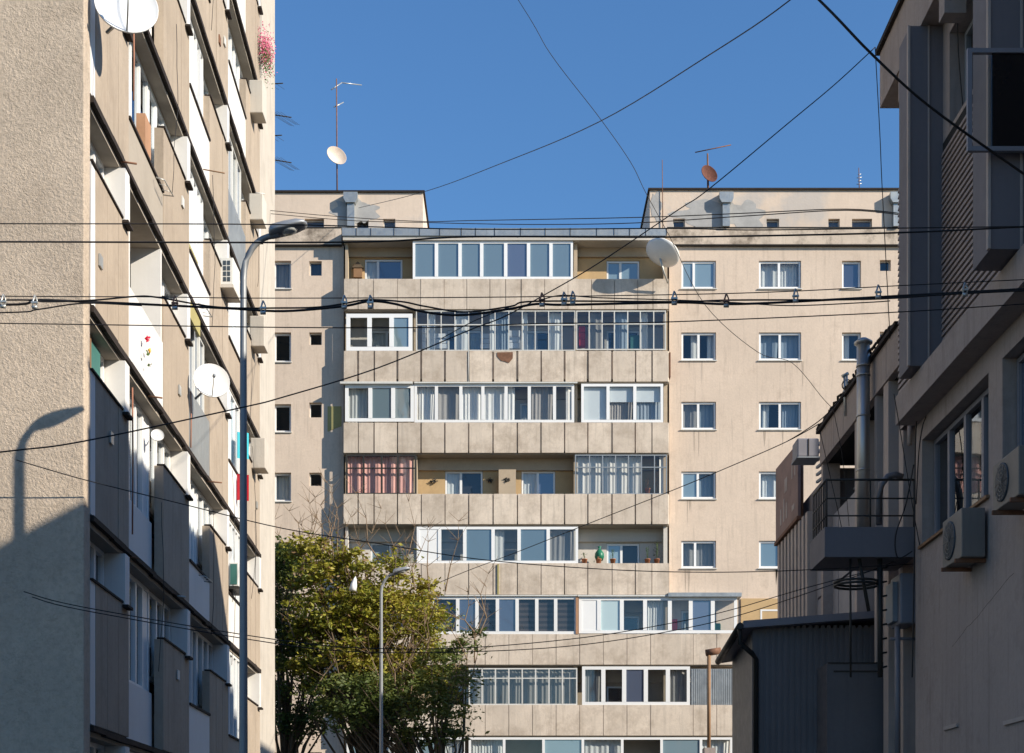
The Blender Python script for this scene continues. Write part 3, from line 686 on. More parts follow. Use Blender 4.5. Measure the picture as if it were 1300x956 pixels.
# birdhouse-like panel on ochre wall, decorative stars
for (px, py, lb) in ((551, 611, 'dark star ornament on the ochre loggia wall left of the balcony door'), (622, 610, 'dark star ornament on the ochre wall beside the concrete pillar'), (644, 609, 'dark star ornament on the pale loggia pillar')):
    g = MB(); c = PT(px, py, YB-.06 if px != 644 else YB-.36)
    for k in range(9):
        an = k*.7+random.random()*.4; L_ = random.uniform(.09, .16)
        g.tube([c, (c[0]+math.cos(an)*L_, c[1]-.01, c[2]+math.sin(an)*L_*.8)], .018, 4)
    tag(g.build('wall_ornament', 'dark_frame'), lb, 'ornament', 'star ornaments in the open loggia')
r = empty('bird_house', PT(455, 354, YB-.14), 'wooden birdhouse shaped ornament on the ochre wall of the top left loggia', 'birdhouse'); T = rel(r)
g = MB(T); x0, x1 = UX(448.5, YB), UX(461, YB)
g.box(x0+.03, x1-.03, YB-.16, YB-.02, WZ(354, YB), WZ(342, YB)); g.build('box', 'wood', r)
g = MB(T); g.prism([(x0-.03, WZ(342, YB)), (x1+.03, WZ(342, YB)), ((x0+x1)/2, WZ(334, YB))], 1, YB-.19, YB-.01); g.build('roof', 'bark', r)
# row 5 right loggia: plants, green bag
g = MB(); c = Vector(PT(761, 703, YF+.35)); n = 14
prof = [(0.01, -.25), (.16, -.26), (.22, -.12), (.20, .02), (.10, .14), (.03, .19), (.09, .27), (.01, .28)]
g.lathe(c, (0, 0, 1), prof, 12, .85); tag(g.build('plastic_bag', 'bag_green'), 'green plastic bag hanging in the white loggia', 'bag')
def potted(px, py, Y, h, label, m='plant_green', pot='terracotta', spread=.12, n=60, cat='plant', name='potted_plant'):
    c = PT(px, py, Y); r = empty(name, c, label, cat)
    g = MB(); g.lathe((0, 0, 0), (0, 0, 1), [(.001, 0), (.08, 0), (.11, .18), (.12, .18), (.12, .2), (.09, .2), (.001, .17)], 14); g.build('pot', pot, r)
    g = MB()
    for k in range(n):
        a = random.uniform(0, 6.28); rr = random.uniform(0, spread); z = .2+random.random()*h; s = random.uniform(.03, .06)
        p = Vector((math.cos(a)*rr, math.sin(a)*rr, z)); q = Vector((math.cos(a+.5), math.sin(a+.5), random.uniform(-.3, .8)))*s; t = Vector((-math.sin(a), math.cos(a), .2))*s*.4
        g.face([tuple(p), tuple(p+q*.5+t), tuple(p+q), tuple(p+q*.5-t)])
    for k in range(4): g.tube([(0, 0, .17), (random.uniform(-.05, .05), random.uniform(-.05, .05), .2+h*.9)], .006, 4)
    g.build('foliage', m, r, recalc=False)
    return r
potted(742, 716.5, YF+.30, .25, 'plant in an orange pot at the left end of the white loggia')
potted(778, 716.5, YF+.30, .42, 'small leafy plant in front of the balcony door of the white loggia', n=40)
potted(822, 716.5, YF+.30, .50, 'cactus like upright plant in a terracotta pot in the white loggia', spread=.05)
potted(834, 716.5, YF+.30, .70, 'tallest plant at the right end of the white loggia', spread=.14, n=90)
potted(760, 716.5, YF+.18, .10, 'low orange flower trough under the green bag', n=30, m='wood_orange')
potted(822, 627, YF+.30, .45, 'plant with dry leaves behind the grey framed glazing', m='leaves_dry', n=70)
# goods behind row 2 glazing
for (a, b, c, d_, m, lb) in ((536, 541, 414, 444, 'white_goods', 'narrow white board behind the left end of the thin framed glazing'), (610, 624, 424, 444, 'white_goods', 'small white cabinet behind the thin framed glazing'),
                          (631, 660, 420, 444, 'white_goods', 'wide white cabinet behind the thin framed glazing'), (735, 743, 415, 440, 'red_cloth', 'colourful stack of boxes behind the right glazing'),
                          (547, 568, 424, 444, 'white_goods', 'white laundry rack behind the thin framed glazing')):
    g = MB(); n = 3
    for k in range(n):
        g.box(UX(a, YF+.5), UX(b, YF+.5), YF+.4+.01*k, YF+.7, WZ(d_-(d_-c)*k/n, YF+.5)+.01, WZ(d_-(d_-c)*(k+1)/n, YF+.5)-.01)
    tag(g.build('storage_box', m, bevel=.01), lb, 'box')
g = MB(); g.box(UX(800, YF+.4), UX(812, YF+.4), YF+.35, YF+.5, WZ(443, YF), WZ(421, YF)); 
tag(g.build('storage_box', 'teal', bevel=.01), 'dark teal case behind the right hand glazing of the second balcony', 'box')
g = MB(); g.box(UX(900, YF+.4), UX(915, YF+.4), YF+.35, YF+.5, WZ(803, YF), WZ(789, YF)); tag(g.build('laundry_bundle', 'bag_green', bevel=.05), 'green bundle behind the last pane of the wide white glazing', 'laundry')
g = MB(); g.box(UX(852, YF+.4), UX(860, YF+.4), YF+.35, YF+.5, WZ(803, YF), WZ(784, YF)); tag(g.build('storage_box', 'red_cloth', bevel=.02), 'red box behind the wide white glazing of the sixth balcony', 'box')

# ------------------------------------------------------------------ RIGHT near office building
NB = empty('office_building', (6.0, 22.0, 0), 'dark grey plastered office building on the right with tall fins and slatted panels', 'building')
TR = lambda u, d, w: (-d, u-22.0, w)       # u = world Y, d = outwards (towards street)
zf = lambda px, X=6.0: X*F/(px-CX)
HN = 13.95; YN = 12.95
# walls with window openings
h1 = (zf(1255), zf(1170.5), 6.15, 7.70); h2 = (14.2, 17.4, 6.15, 7.70); h3 = (13.0, 13.9, 6.15, 7.7)
g = MB(TR); wall_grid(g, YN, 21.15, 0, 8.2, [h1, h2], 0, .30)
g.face([(21.15, 0, 0), (21.15, -.9, 0), (21.15, -.9, 8.2), (21.15, 0, 8.2)])
g.build('lower_wall', 'grey_plaster', NB, recalc=False)
cl = lambda a, b, n: [a+(b-a)*j/n for j in range(1, n)]
window(NB, TR, h1[0]+.02, h1[1]-.02, h1[2]+.03, h1[3]-.02, -.17, cl(h1[0], h1[1], 4), ['lc', 'x', 'g', 'x'], roomd=.7, frame='blue_panel', gl='glass')
window(NB, TR, h2[0]+.02, h2[1]-.02, h2[2]+.03, h2[3]-.02, -.17, cl(h2[0], h2[1], 3), ['k', 'x', 'k'], roomd=.7, frame='blue_panel', gl='glass')
g = MB(TR)
for h in (h1, h2): g.box(h[0]-.05, h[1]+.05, -.1, .05, h[2]-.04, h[2])
each(g, 'window_sill', 'wood', NB)
hu = (15.6, 17.6, 11.2, 12.4)
g = MB(TR); wall_grid(g, YN, 22.0, 8.2, 13.3, [(17.95, 19.5, 11.6, 12.9)], 0, .3); g.face([(22, 0, 8.2), (22, -8, 8.2), (22, -8, 13.9), (22, 0, 13.9)]); g.face([(YN, 0, 0), (YN, -8, 0), (YN, -8, 13.9), (YN, 0, 13.9)])
g.build('upper_wall', 'grey_plaster', NB, recalc=False)
window(NB, TR, 17.97, 19.48, 11.62, 12.88, -.2, [18.5, 19.0], ['x', 'k'], frame='ac_grey', roomd=.7)
g = MB(TR); g.box(YN, 22.0, -8, .31, 13.18, 14.02); g.build('cornice', 'grey_plaster', NB)
g = MB(TR); g.box(YN-.05, 22.05, -8.1, .37, 14.02, 14.10); g.build('roof_edge', 'bitumen', NB)
g = MB(TR); g.box(YN, 21.1, -.2, .31, 8.0, 8.42); g.build('floor_band', 'grey_plaster', NB)
g = MB(TR); g.box(21.16, 22.0, -8, -.9, 0, 8.2); g.box(YN, 21.14, -8, -1.1, 0, 13.1); each(g, 'core_wall', 'grey_plaster', NB)
def fin(u0, u1, d, w0, w1, m='fin_grey'):
    g = MB(TR); g.box(u0, u1, .002, d, w0, w1); g.build('fin', m, NB)
    g = MB(TR); g.box(u0-.02, u0+.0, d*.42, d*.46, w0, w1); g.box(u0-.02, u0+.05, d, d+.03, w0, w1); each(g, 'fin_trim', 'grey_plaster_light', NB)
fin(19.80, 20.35, .46, 8.44, 13.17); fin(16.0, 16.6, .62, 8.44, 13.17)
fin(13.0, 13.5, .5, 8.44, 13.17)
# slatted siding panels
for (u0, u1, w1) in ((17.86, 19.74, 11.5), (20.9, 21.97, 12.0), (16.65, 17.86, 10.9)):
    g = MB(TR); g.box(u0, u1, .003, .02, 8.43, w1); g.build('siding_backing', 'siding_gap', NB)
    g = MB(TR); z = 8.44
    while z < w1-.12:
        g.prism([(.021, z), (.045, z+.006), (.03, z+.07), (.021, z+.07)], 0, u0+.002, u1-.002); z += .092
    g.build('siding', 'siding', NB)
# soffit ribs between fins
g = MB(TR)
for u in (20.9, 18.9, 17.0): g.box(u-.12, u+.12, .002, .29, 12.75, 13.17)
each(g, 'cornice_bracket', 'grey_plaster', NB)
# open window leaf at fin 2
fo = MB(TR); Yq = 15.9; d0, d1 = .05, .92; a, b = 9.6, 10.8
wa, wb = WZ(194, Yq), WZ(64, Yq)
fo.box(Yq-.05, Yq, d0, d1, wa, wa+.05); fo.box(Yq-.05, Yq, d0, d1, wb-.05, wb); fo.box(Yq-.05, Yq, d1-.05, d1, wa+.05, wb-.05); fo.box(Yq-.05, Yq, d0, d0+.05, wa+.05, wb-.05)
fo_ = fo.build('side_screen', 'blue_panel', NB)
g = MB(TR); g.box(Yq-.03, Yq-.02, d0+.05, .645, wa+.05, wb-.05); g.build('pane', 'black_glass', fo_)
g = MB(TR); g.face([(Yq-.025, .65, wa+.05), (Yq-.025, d1-.05, wa+.05), (Yq-.025, d1-.05, wb-.05), (Yq-.025, .65, wb-.05)]); g.build('pane', 'glass', fo_, recalc=False)
# wall crack / ledge at the lower wall
g = MB(TR); g.tube([(17.0+.16*k, .0, 5.0-.035*k+random.uniform(-.02, .02)) for k in range(16)], .0025, 4); g.build('plaster_crack', 'joint', NB)
g = MB(TR)
for (a, b, c) in ((16.8, 3.4, .5), (19.4, 3.55, .3)): g.box(a-c, a+c, .0, .03, b-.2, b-.15)
each(g, 'wall_ledge', 'grey_plaster_light', NB)

def ac_unit(c, w, h, dpt, facing, label, m='ac_white', tray=True):
    """facing: unit vector of the grille (x, y)"""
    r = empty('air_conditioner', c, label, 'air conditioner', 'wall mounted air conditioners', rz=math.atan2(facing[1], facing[0])+math.pi/2)
    g = MB(); g.box(-w/2, w/2, 0, dpt, 0, h); g.build('casing', m, r, bevel=.012)      # local -Y = grille side
    g = MB(); g.lathe((-w*.12, -.002, h*.5), (0, -1, 0), [(.001, 0), (h*.40, 0), (h*.40, .012), (h*.37, .015), (.001, .004)], 24); g.build('fan_grille', 'grille', r)
    g = MB()
    for k in range(5): g.lathe((-w*.12, -.02, h*.5), (0, -1, 0), [(h*.08*k+.01, 0), (h*.08*k+.02, .003)], 24)
    for k in range(6):
        a = k*math.pi/6; g.tube([(-w*.12-math.cos(a)*h*.39, -.02, h*.5-math.sin(a)*h*.39), (-w*.12+math.cos(a)*h*.39, -.02, h*.5+math.sin(a)*h*.39)], .004, 4)
    g.build('fan_guard', m, r)
    if tray:
        g = MB()
        for x in (-w*.35, w*.35): g.box(x-.02, x+.02, -.05, dpt+.12, -.05, -.002)
        each(g, 'bracket', 'rust', r)
    return r
ac_unit((5.66, 18.3, 5.38), .8, .62, .30, (-1, 0), 'grey air conditioner on the office wall just below the long window', 'ac_beige')
ac_unit((5.62, 16.2, 5.62), .85, .55, .30, (-1, 0), 'beige air conditioner cut off by the right edge of the picture', 'ac_beige')
# left facade ACs: grille of windows faces camera
c0 = LB.matrix_world @ Vector((.02, lpx(280), 0))
r = empty('air_conditioner', PT(289, 364, c0.y), 'white air conditioner with a square grid front, on a bracket of the left apartment building', 'air conditioner', 'wall mounted air conditioners'); T = rel(r)
Y = c0.y; x0, x1 = UX(279.5, Y), UX(296, Y); z0_, z1_ = WZ(361, Y), WZ(327, Y)
g = MB(T); g.box(x0, x1, Y, Y+.7, z0_, z1_); g.build('casing', 'ac_white', r, bevel=.01)
g = MB(T)
for i in range(2):
    for j in range(4):
        a = x0+.05+(x1-x0-.1)*i/2; b = z0_+.05+(z1_-z0_-.1)*j/4
        g.box(a+.01, a+(x1-x0-.1)/2-.01, Y-.006, Y-.001, b+.01, b+(z1_-z0_-.1)/4-.012)
g.build('grille', 'grille', r)
g = MB(T); g.box(UX(272, Y), UX(297, Y), Y-.05, Y+.75, z0_-.08, z0_-.02); g.build('bracket', 'offwhite', r)
c1 = LB.matrix_world @ Vector((.02, lpx(291.5), 0)); Y = c1.y
r = empty('air_conditioner', PT(297, 748, Y), 'small dark air conditioner low on the left building beside the tall lamp post', 'air conditioner', 'wall mounted air conditioners'); T = rel(r)
g = MB(T); g.box(UX(291, Y), UX(303, Y), Y, Y+.7, WZ(744, Y), WZ(714, Y)); g.build('casing', 'ac_white', r, bevel=.01)
g = MB(T); g.box(UX(292.5, Y), UX(301, Y), Y-.01, Y-.001, WZ(742, Y), WZ(716, Y)); g.build('grille', 'teal', r)
g = MB(T); g.box(UX(287, Y), UX(305, Y), Y-.04, Y+.75, WZ(748, Y), WZ(745.5, Y)); g.build('bracket', 'dark_frame', r)

# ------------------------------------------------------------------ right lower block (beyond the office building)
AN = empty('annex_building', (6.0, 27.0, 0), 'low dark flat roofed annex behind the office building with a deep roof fascia', 'building')
TA = lambda u, d, w: (-d, u-27.0, w)
HA = 9.85
g = MB(TA); g.box(22.05, 32.4, -8, -.9, 0, HA-.7); g.box(27.75, 32.4, -.9, -.25, 0, HA-.66); each(g, 'core_wall', 'fin_grey', AN)
# fascia made of panels
g = MB(TA); u = 22.05
while u < 27.7:
    e = min(u+.74, 27.72); g.box(u+.012, e-.012, -.12, random.uniform(0, .012), HA-.62, HA); u = e
g.build('roof_fascia', 'grey_plaster', AN)
g = MB(TA); g.box(22.05, 27.72, -8, -.121, HA-.62, HA-.02); g.build('roof_slab', 'siding_gap', AN)
g = MB(TA); g.box(22.05, 27.76, -.3, .07, HA, HA+.06)
for k in range(16): 
    u = 22.3+k*.34; g.tube([(u, random.uniform(-.02, .08), HA+.09+random.uniform(0, .05)), (u+.2, random.uniform(0, .1), HA+.13), (u+.42, random.uniform(-.02, .08), HA+.08+random.uniform(0, .05))], .025, 5)
g.build('roof_edge', 'bitumen', AN)
for u, d_, m, w in ((24.9, -.02, 'grey_plaster_light', .16), (23.55, -.02, 'grey_plaster_light', .14), (22.9, -.02, 'grey_plaster_light', .30), (22.3, -.1, 'grey_plaster_light', .25), (27.6, -.02, 'grey_plaster', .16)):
    g = MB(TA); g.box(u-w/2, u+w/2, -.35, d_, 0, HA-.63); g.build('pillar', m, AN)
g = MB(TA)
for u in (23.0, 23.9, 24.3, 25.4, 25.9, 26.4, 26.9): g.box(u, u+.03, -.62, -.58, 6.6, HA-.63)
for z in (7.3, 8.0, 8.7): g.box(22.4, 27.5, -.62, -.60, z, z+.03)
g.build('window_grille', 'ac_grey', AN)
g = MB(TA)
for k in range(18): g.box(23.1+.0, 24.6, -.55, -.50, 5.2+.13*k, 5.2+.13*k+.07)
g.build('louvre_screen', 'siding', AN)
g = MB(TA); g.box(22.4, 24.6, -.6, -.57, 5.0, 8.1); g.build('back_panel', 'ac_grey', AN)
# pale blue wall panels below
g = MB(TA)
for a, b in ((25.0, 27.0), (27.03, 28.9)):
    for c, d_ in ((4.0, 5.55), (5.6, 6.8), (6.85, 8.2)): g.box(a, b-.01, -.25, -.2, c, d_)
each(g, 'wall_cladding', 'blue_panel', AN)
# ribbed wall under the billboard
g = MB(TA)
for k in range(9): g.box(29.0+k*.38, 29.2+k*.38, -.24, -.02, 0, 8.65)
g.build('ribbed_wall', 'grey_plaster_light', AN)
g = MB(TA)
for k in range(9): g.prism([(28.0, 8.8+k*.15), (29.5, 8.95+k*.15), (29.5, 8.9+k*.15), (28.0, 8.75+k*.15)], 1, -.35, -.3)
g.build('louvre_screen', 'ac_grey', AN)
# billboard seen from behind/side
r = empty('billboard', (6.0, 31.0, 8.8), 'faded reddish brown billboard with worn pale lettering on the annex roof edge', 'billboard')
TB = lambda u, d, w: (-d, u-31.0, w-8.8)
g = MB(TB); g.prism([(29.85, 8.75), (32.35, 8.75), (32.35, 10.42), (29.85, 10.30)], 1, -.06, .0); 
# prism axis 1 => d ; poly = (u, w)
g.build('panel', 'billboard', r)
g = MB(TB)
for (u, z, a, b) in ((30.1, 9.7, .12, .4), (30.4, 9.7, .12, .4), (31.0, 9.0, .15, .35), (31.3, 9.0, .15, .5), (31.65, 9.0, .15, .35), (31.0, 9.6, .3, .3), (30.2, 9.0, .3, .12)): g.box(u, u+a, .001, .006, z, z+b)
g.build('faded_lettering', 'billboard_faded', r)
g = MB(TB); g.box(29.8, 32.4, -.12, .03, 8.68, 8.75); g.tube([(29.9, -.1, 8.7), (29.9, -.1, 10.3)], .03); g.build('frame', 'rust', r)
# blue light box
r = empty('roof_box', (6.2, 28.2, 9.7), 'pale blue metal box on the roof corner beside the brown billboard', 'box'); T = rel(r); Y = 28.1
g = MB(T); g.box(UX(1012, Y), UX(1040, Y), Y, Y+.5, WZ(580, Y), WZ(556, Y)); g.build('casing', 'blue_panel', r, bevel=.03)
g = MB(T); g.box(UX(1011, Y), UX(1041, Y), Y-.03, Y+.52, WZ(581.5, Y), WZ(580, Y)); g.build('base_plate', 'ac_grey', r)
g = MB(T); g.box(UX(1026, Y), UX(1027, Y), Y-.012, Y-.002, WZ(579, Y), WZ(557, Y)); g.build('seam', 'joint', r)
# flue pipe
r = empty('flue_pipe', (UX(1096, 23.6), 23.6, 6.5), 'shiny steel flue pipe with a conical cap rising above the annex roof', 'flue pipe'); T = rel(r); Y = 23.6
x = UX(1096, Y); g = MB(T); g.tube([(x, Y, 6.9), (x, Y, WZ(437, Y))], .108, 20)
for z in (8.0, 8.9, WZ(478, Y), WZ(466, Y)): g.tube([(x, Y, z), (x, Y, z+.03)], .118, 20)
g.build('pipe', 'steel', r)
g = MB(T); g.lathe((x-x+0, 0, 0), (0, 0, 1), [(.001, 0)], 3)
g = MB(T); zc = WZ(432, Y)-6.5; g.lathe((0, 0, zc-.06), (0, 0, 1), [(.07, -.05), (.15, 0), (.15, .03), (.06, .09), (.001, .10)], 20); g.build('rain_cap', 'steel', r)
# bracket mast with cable coil
r = empty('cable_bracket', PT(1073, 528, 25.5), 'thin metal bracket with a coiled cable above the annex roof', 'bracket'); T = rel(r); Y = 25.5
g = MB(T); g.tube([PT(1073, 528, Y), PT(1072, 478, Y)], .022); g.tube([PT(1075.5, 500, Y), PT(1075, 473, Y)], .018); g.tube([PT(1069, 478, Y), PT(1077, 474, Y)], .03); g.build('rod', 'clamp', r)
g = MB(T); c = PT(1076, 489, Y); g.tube([(c[0]+.1*math.cos(t*.5), Y, c[2]+.1*math.sin(t*.5)) for t in range(14)], .012, 5); g.build('cable_coil', 'cable', r)
# balcony with railing, attached to annex
r = AN
TAW = rel(AN)
Ya, Yb_ = 21.35, 22.4; xo = UX(1047, Ya); xi = 6.05
g = MB(TAW); g.box(xo, xi, Ya, Yb_, WZ(707, Ya), WZ(669, Ya)); o = g.build('balcony_slab', 'fin_grey', AN)
g = MB(TAW); zt2 = WZ(669, Ya); zr = WZ(608, Ya)
def rail(p, q):
    g.tube([(*p, zr), (*q, zr)], .018, 6); g.tube([(*p, zr-.28), (*q, zr-.28)], .012, 6); g.tube([(*p, zt2+.18), (*q, zt2+.18)], .012, 6)
P1, P2, P3 = (xi, Ya+.05), (xo+.04, Ya+.05), (xo+.04, Yb_-.05)
rail(P1, P2); rail(P2, P3)
for k in range(9): x = P2[0]; y = P2[1]+(P3[1]-P2[1])*k/8; g.tube([(x, y, zt2), (x, y, zr)], .009, 5)
for k in (0, 4, 8): x = P1[0]+(P2[0]-P1[0])*k/8; g.tube([(x, Ya+.05, zt2), (x, Ya+.05, zr)], .014, 5)
g.build('balcony_railing', 'dark_frame', AN)
# goose neck pipe on balcony
g = MB(); pts = [PT(1116, 666, Ya+.3), PT(1116, 632, Ya+.3), PT(1119, 615, Ya+.3), PT(1127, 605, Ya+.3), PT(1137, 602.5, Ya+.3), PT(1146, 606, Ya+.3)]
g.tube(pts, .05, 10); tag(g.build('vent_pipe', 'blue_metal'), 'bent dark blue vent pipe standing on the small balcony', 'pipe')
# ladder / cage below balcony
r = empty('escape_ladder', PT(1100, 790, 21.5), 'black caged ladder hanging below the small balcony', 'ladder'); T = rel(r); Y = 21.5
g = MB(T)
for px in (1079.5, 1117): g.tube([PT(px, 705, Y), PT(px+.5, 860, Y)], .016 if px < 1100 else .04, 6)
g.tube([PT(1090, 705, Y), PT(1103, 776, Y)], .028, 6)
g.build('rails', 'dark_frame', r)
g = MB(T)
for py in (737, 741):
    g.tube([(UX(1090, Y)+.33*math.cos(t*.45), Y+.15+.3*math.sin(t*.45), WZ(py, Y)) for t in range(15)], .02, 6)
for k in range(8): g.tube([PT(1117, 722+18*k, Y), PT(1126, 720+18*k, Y)], .016, 5)
g.build('hoops', 'dark_frame', r)
# electric cabinet box on wall
r = empty('wall_cabinet', PT(1150, 790, 21.9), 'grey blue equipment box on the wall under the small balcony', 'cabinet'); T = rel(r); Y = 21.9
g = MB(T); g.box(UX(1137, Y), UX(1158, Y), Y-.25, Y+.3, WZ(795, Y), WZ(731, Y)); g.build('casing', 'blue_panel', r, bevel=.03)
g = MB(T); g.box(UX(1131, Y), UX(1137, Y), Y-.1, Y+.3, WZ(790, Y), WZ(740, Y)); g.build('side_vent', 'ac_grey', r)
g = MB(T); g.tube([PT(1139.5, 795, Y), PT(1139.5, 960, Y)], .045, 10); g.tube([PT(1130, 811, Y), PT(1162, 811, Y)], .025, 6); g.build('pipe', 'blue_panel', r)
# drip pipe under floor band
g = MB(); g.tube([PT(1155, 541, 21.4), PT(1155, 565, 21.4)], .035, 8); tag(g.build('drain_spout', 'grey_plaster_light'), 'short pale drain spout under the office floor band', 'pipe')

# shed
SH = empty('metal_shed', (UX(1030, 24.2), 24.2, 0), 'dark blue corrugated metal shed with a sloping sheet roof at the lower right', 'shed')
Ys = 24.2; T = rel(SH)
xs0, xs1 = UX(955, Ys), UX(1128, Ys)
g = MB(T); g.box(xs0, xs1, Ys, Ys+2.2, 0, WZ(797, Ys)); g.build('wall', 'blue_metal', SH)
g = MB(T); x = xs0
while x < xs1-.05: g.box(x+.01, x+.075, Ys-.014, Ys-.001, 0, WZ(794, Ys)); x += .105
g.build('corrugated_cladding', 'blue_metal', SH)
g = MB(T); ya, yb = Ys-.25, Ys+2.3
zl, zr_ = WZ(800, ya), WZ(790, ya)
A0 = (UX(944, ya), ya, WZ(797, ya)); A1 = (UX(1128, ya), ya, WZ(783, ya)); h = .12
B0 = (UX(944, ya), yb, WZ(797, ya)-.25); B1 = (UX(1128, ya), yb, WZ(783, ya)-.05)
for q in ([A0, A1, B1, B0], [(p[0], p[1], p[2]+h) for p in (A0, A1, B1, B0)]): g.face(q)
lo = [A0, A1, B1, B0]
for k in range(4):
    p, q = lo[k], lo[(k+1)%4]; g.face([p, q, (q[0], q[1], q[2]+h), (p[0], p[1], p[2]+h)])
g.build('roof', 'blue_panel', SH)
g = MB(T); xg = UX(944, ya)-.06
g.tube([(xg, ya-.02, A0[2]+.03), (xg, yb, B0[2]+.03)], .06, 10)
g.tube([(xg, ya+.05, A0[2]), (xg+.01, ya+.05, A0[2]-.25), (xg+.22, ya+.1, A0[2]-.42), (xg+.3, Ys-.06, A0[2]-.5), (xg+.3, Ys-.06, .1)], .045, 10)
g.build('gutter', 'dark_frame', SH)
g = MB(T); yq = Ys-.8; g.box(UX(1050, yq), UX(1133, yq), yq, Ys-.03, 0, WZ(842, yq)); g.build('porch', 'blue_metal', SH)
g = MB(T)
for a, b, c, d_ in ((1051, 1132, 842.5, 841), (1058, 1128, 853, 851.5)): g.box(UX(a, yq), UX(b, yq), yq-.02, yq-.001, WZ(c, yq), WZ(d_, yq))
each(g, 'porch_trim', 'dark_frame', SH)
# chimney pipe in front of the balconies at lower right
r = empty('chimney_pipe', PT(900, 880, 50), 'short rusty vent pipe in front of the lowest balconies', 'pipe'); T = rel(r); Y = 50
g = MB(T); g.tube([PT(900, 960, Y), PT(900, 829, Y)], .065, 12); g.build('pipe', 'wood', r)
g = MB(T); g.tube([PT(896, 829, Y), PT(915, 826, Y)], .12, 8); g.build('cap', 'rust', r)
g = MB(); g.box(UX(893, 50), UX(907, 50), 49.7, 50.3, 0, WZ(950, 50)); tag(g.build('boiler_housing', 'grey_plaster', None), 'low grey boiler housing below the rusty vent pipe', 'housing')

# unseen block added behind the office building to throw shade on the trees
g = MB(); g.box(12.2, 22, 25, 36, 0, 14.2)
tag(g.build('added_shade_block', 'grey_plaster'), 'unseen grey block added behind the office building to shade the trees', 'building')
# lower neighbour towards the viewer
NB2 = empty('shop_building', (6.0, 5, 0), 'lower grey plastered building next to the office building on the viewer side', 'building')
T = rel(NB2)
g = MB(T); g.box(6.02, 14, -8, 12.85, 0, 12.2); g.build('wall', 'grey_plaster', NB2)
g = MB(T); g.box(5.9, 14.1, -8.1, 12.9, 12.2, 12.35); g.build('roof', 'roof_felt', NB2)
g = MB(T)
for k in range(6): 
    for z in (3.6, 6.4): g.box(5.99, 6.019, -6.5+3.1*k, -5.0+3.1*k, z, z+1.5)
each(g, 'window', 'film_deep', NB2)

# ------------------------------------------------------------------ street lamps
LH = 9.0
def lamp(px, Y, label):
    x = UX(px, Y)
    r = empty('street_lamp', (x, Y, .12), label, 'street lamp', 'street lamps along the left pavement')
    H = WZ(0, 1)*0
    g = MB(); top = LH-.12
    pts = [(0, 0, 0), (0, 0, 1.2), (0, 0, 5), (0, 0, top-.62)]; rad = [.085, .056, .045, .038]
    for a in range(1, 8):
        t = a/7*math.pi/2*.9; pts.append((.34*(1-math.cos(t)), 0, top-.62+.50*math.sin(t))); rad.append(.038-.0005*a)
    pts.append((.42, 0, top-.10)); rad.append(.034)
    g.tube(pts, rad, 14); g.build('pole', 'lamp_grey', r)
    g = MB()
    # tapered cobra head: cross sections along x
    secs = [(.31, .09, .075), (.33, .12, .105), (.48, .14, .10), (.62, .135, .085), (.71, .11, .05), (.745, .05, .02)]
    prev = None
    for (sx, hw, hh) in secs:
        cz = top-.09+(sx-.34)*.27; ring = []
        for j in range(12):
            a = 2*math.pi*j/12; ring.append(g.pt((sx, math.cos(a)*hw, cz+math.sin(a)*hh*(1.0 if math.sin(a) > 0 else .35))))
        if prev:
            for j in range(12): g.f.append([prev[j], prev[(j+1)%12], ring[(j+1)%12], ring[j]]); g.sm.append(True)
        else: g.f.append(ring[::-1]); g.sm.append(False)
        prev = ring
    g.f.append(prev); g.sm.append(False)
    g.build('lamp_head', 'lamp_head', r)
    g = MB(); cz = top-.04
    g.lathe((.54, 0, cz-.02), (.25, 0, -1), [(.10, -.02), (.095, .005), (.07, .02), (.001, .026)], 16, 1.0); g.build('lamp_lens', 'lens', r)
    return r
lamp(309, 16.68, 'tall grey street lamp close by on the left, in front of the glazed facade')
lamp(484, 36.6, 'smaller grey street lamp farther off, in front of the trees')

# ------------------------------------------------------------------ left facade dishes and small things
def LW(u, d, w): return tuple(LB.matrix_world @ Vector((d, u, w)))
def on_left(px, py, off):
    """world point on the left facade seen at px, py, moved off outwards"""
    u = lpx(px); 
    for _ in range(30):
        p = LW(u, off, 0); q = CX+F*p[0]/p[1]; u += (q-px)*-.01 if False else (px-q)*.012
    p = LW(u, off, 0); return (p[0], p[1], WZ(py, p[1]))
dish('satellite_dish', 'largest white dish, high up at the near corner of the left building', on_left(160, 12, .45), .40, (.35, -1, .22), 'dish_white', mount=(-.35, .35, -.1), depth=.10)
dish('satellite_dish', 'round white dish with a faint printed mark, beside the lamp post on the left facade', on_left(268, 485, .40), .31, (.35, -1, .20), 'dish_white', mount=(-.35, .3, -.2), depth=.10)
dish('satellite_dish', 'tiny white dish on the soffit above the lowest white glazing', on_left(200, 553, .0), .10, (.2, -1, .3), 'dish_white', mount=(-.1, .3, .1), depth=.10, arm=False)
# Yagi antennas sticking out past the far corner
for k, (py, ln) in enumerate(((110, .55), (147, .95), (176, .5), (204, .95))):
    Y = 37.2; r = empty('aerial', PT(347, py, Y), ['smallest antenna, highest of the four on the far corner of the left building', 'widest antenna with many thin rods on the far corner of the left building', 'short antenna, third of the four on the far corner of the left building', 'lowest antenna on the far corner of the left building'][k], 'antenna', 'antennas on the far corner of the left building')
    T = rel(r); g = MB(T); c = Vector(PT(335, py-3, Y)); e = c+Vector((.25+ln*.55, -.35, -.30*ln)); g.tube([c, e], .014); g.build('boom', 'dark_frame', r)
    g = MB(T); n = 2 if k in (0, 2) else 6
    for j in range(n):
        p = c.lerp(e, .3+.68*j/n); q = Vector((.40, .5, -.03-.02*(j % 3)))*(1.0-.07*j)*(1 if n > 2 else .5); g.tube([p-q*.6, p+q], .0045, 4)
    g.build('elements', 'dark_frame', r)
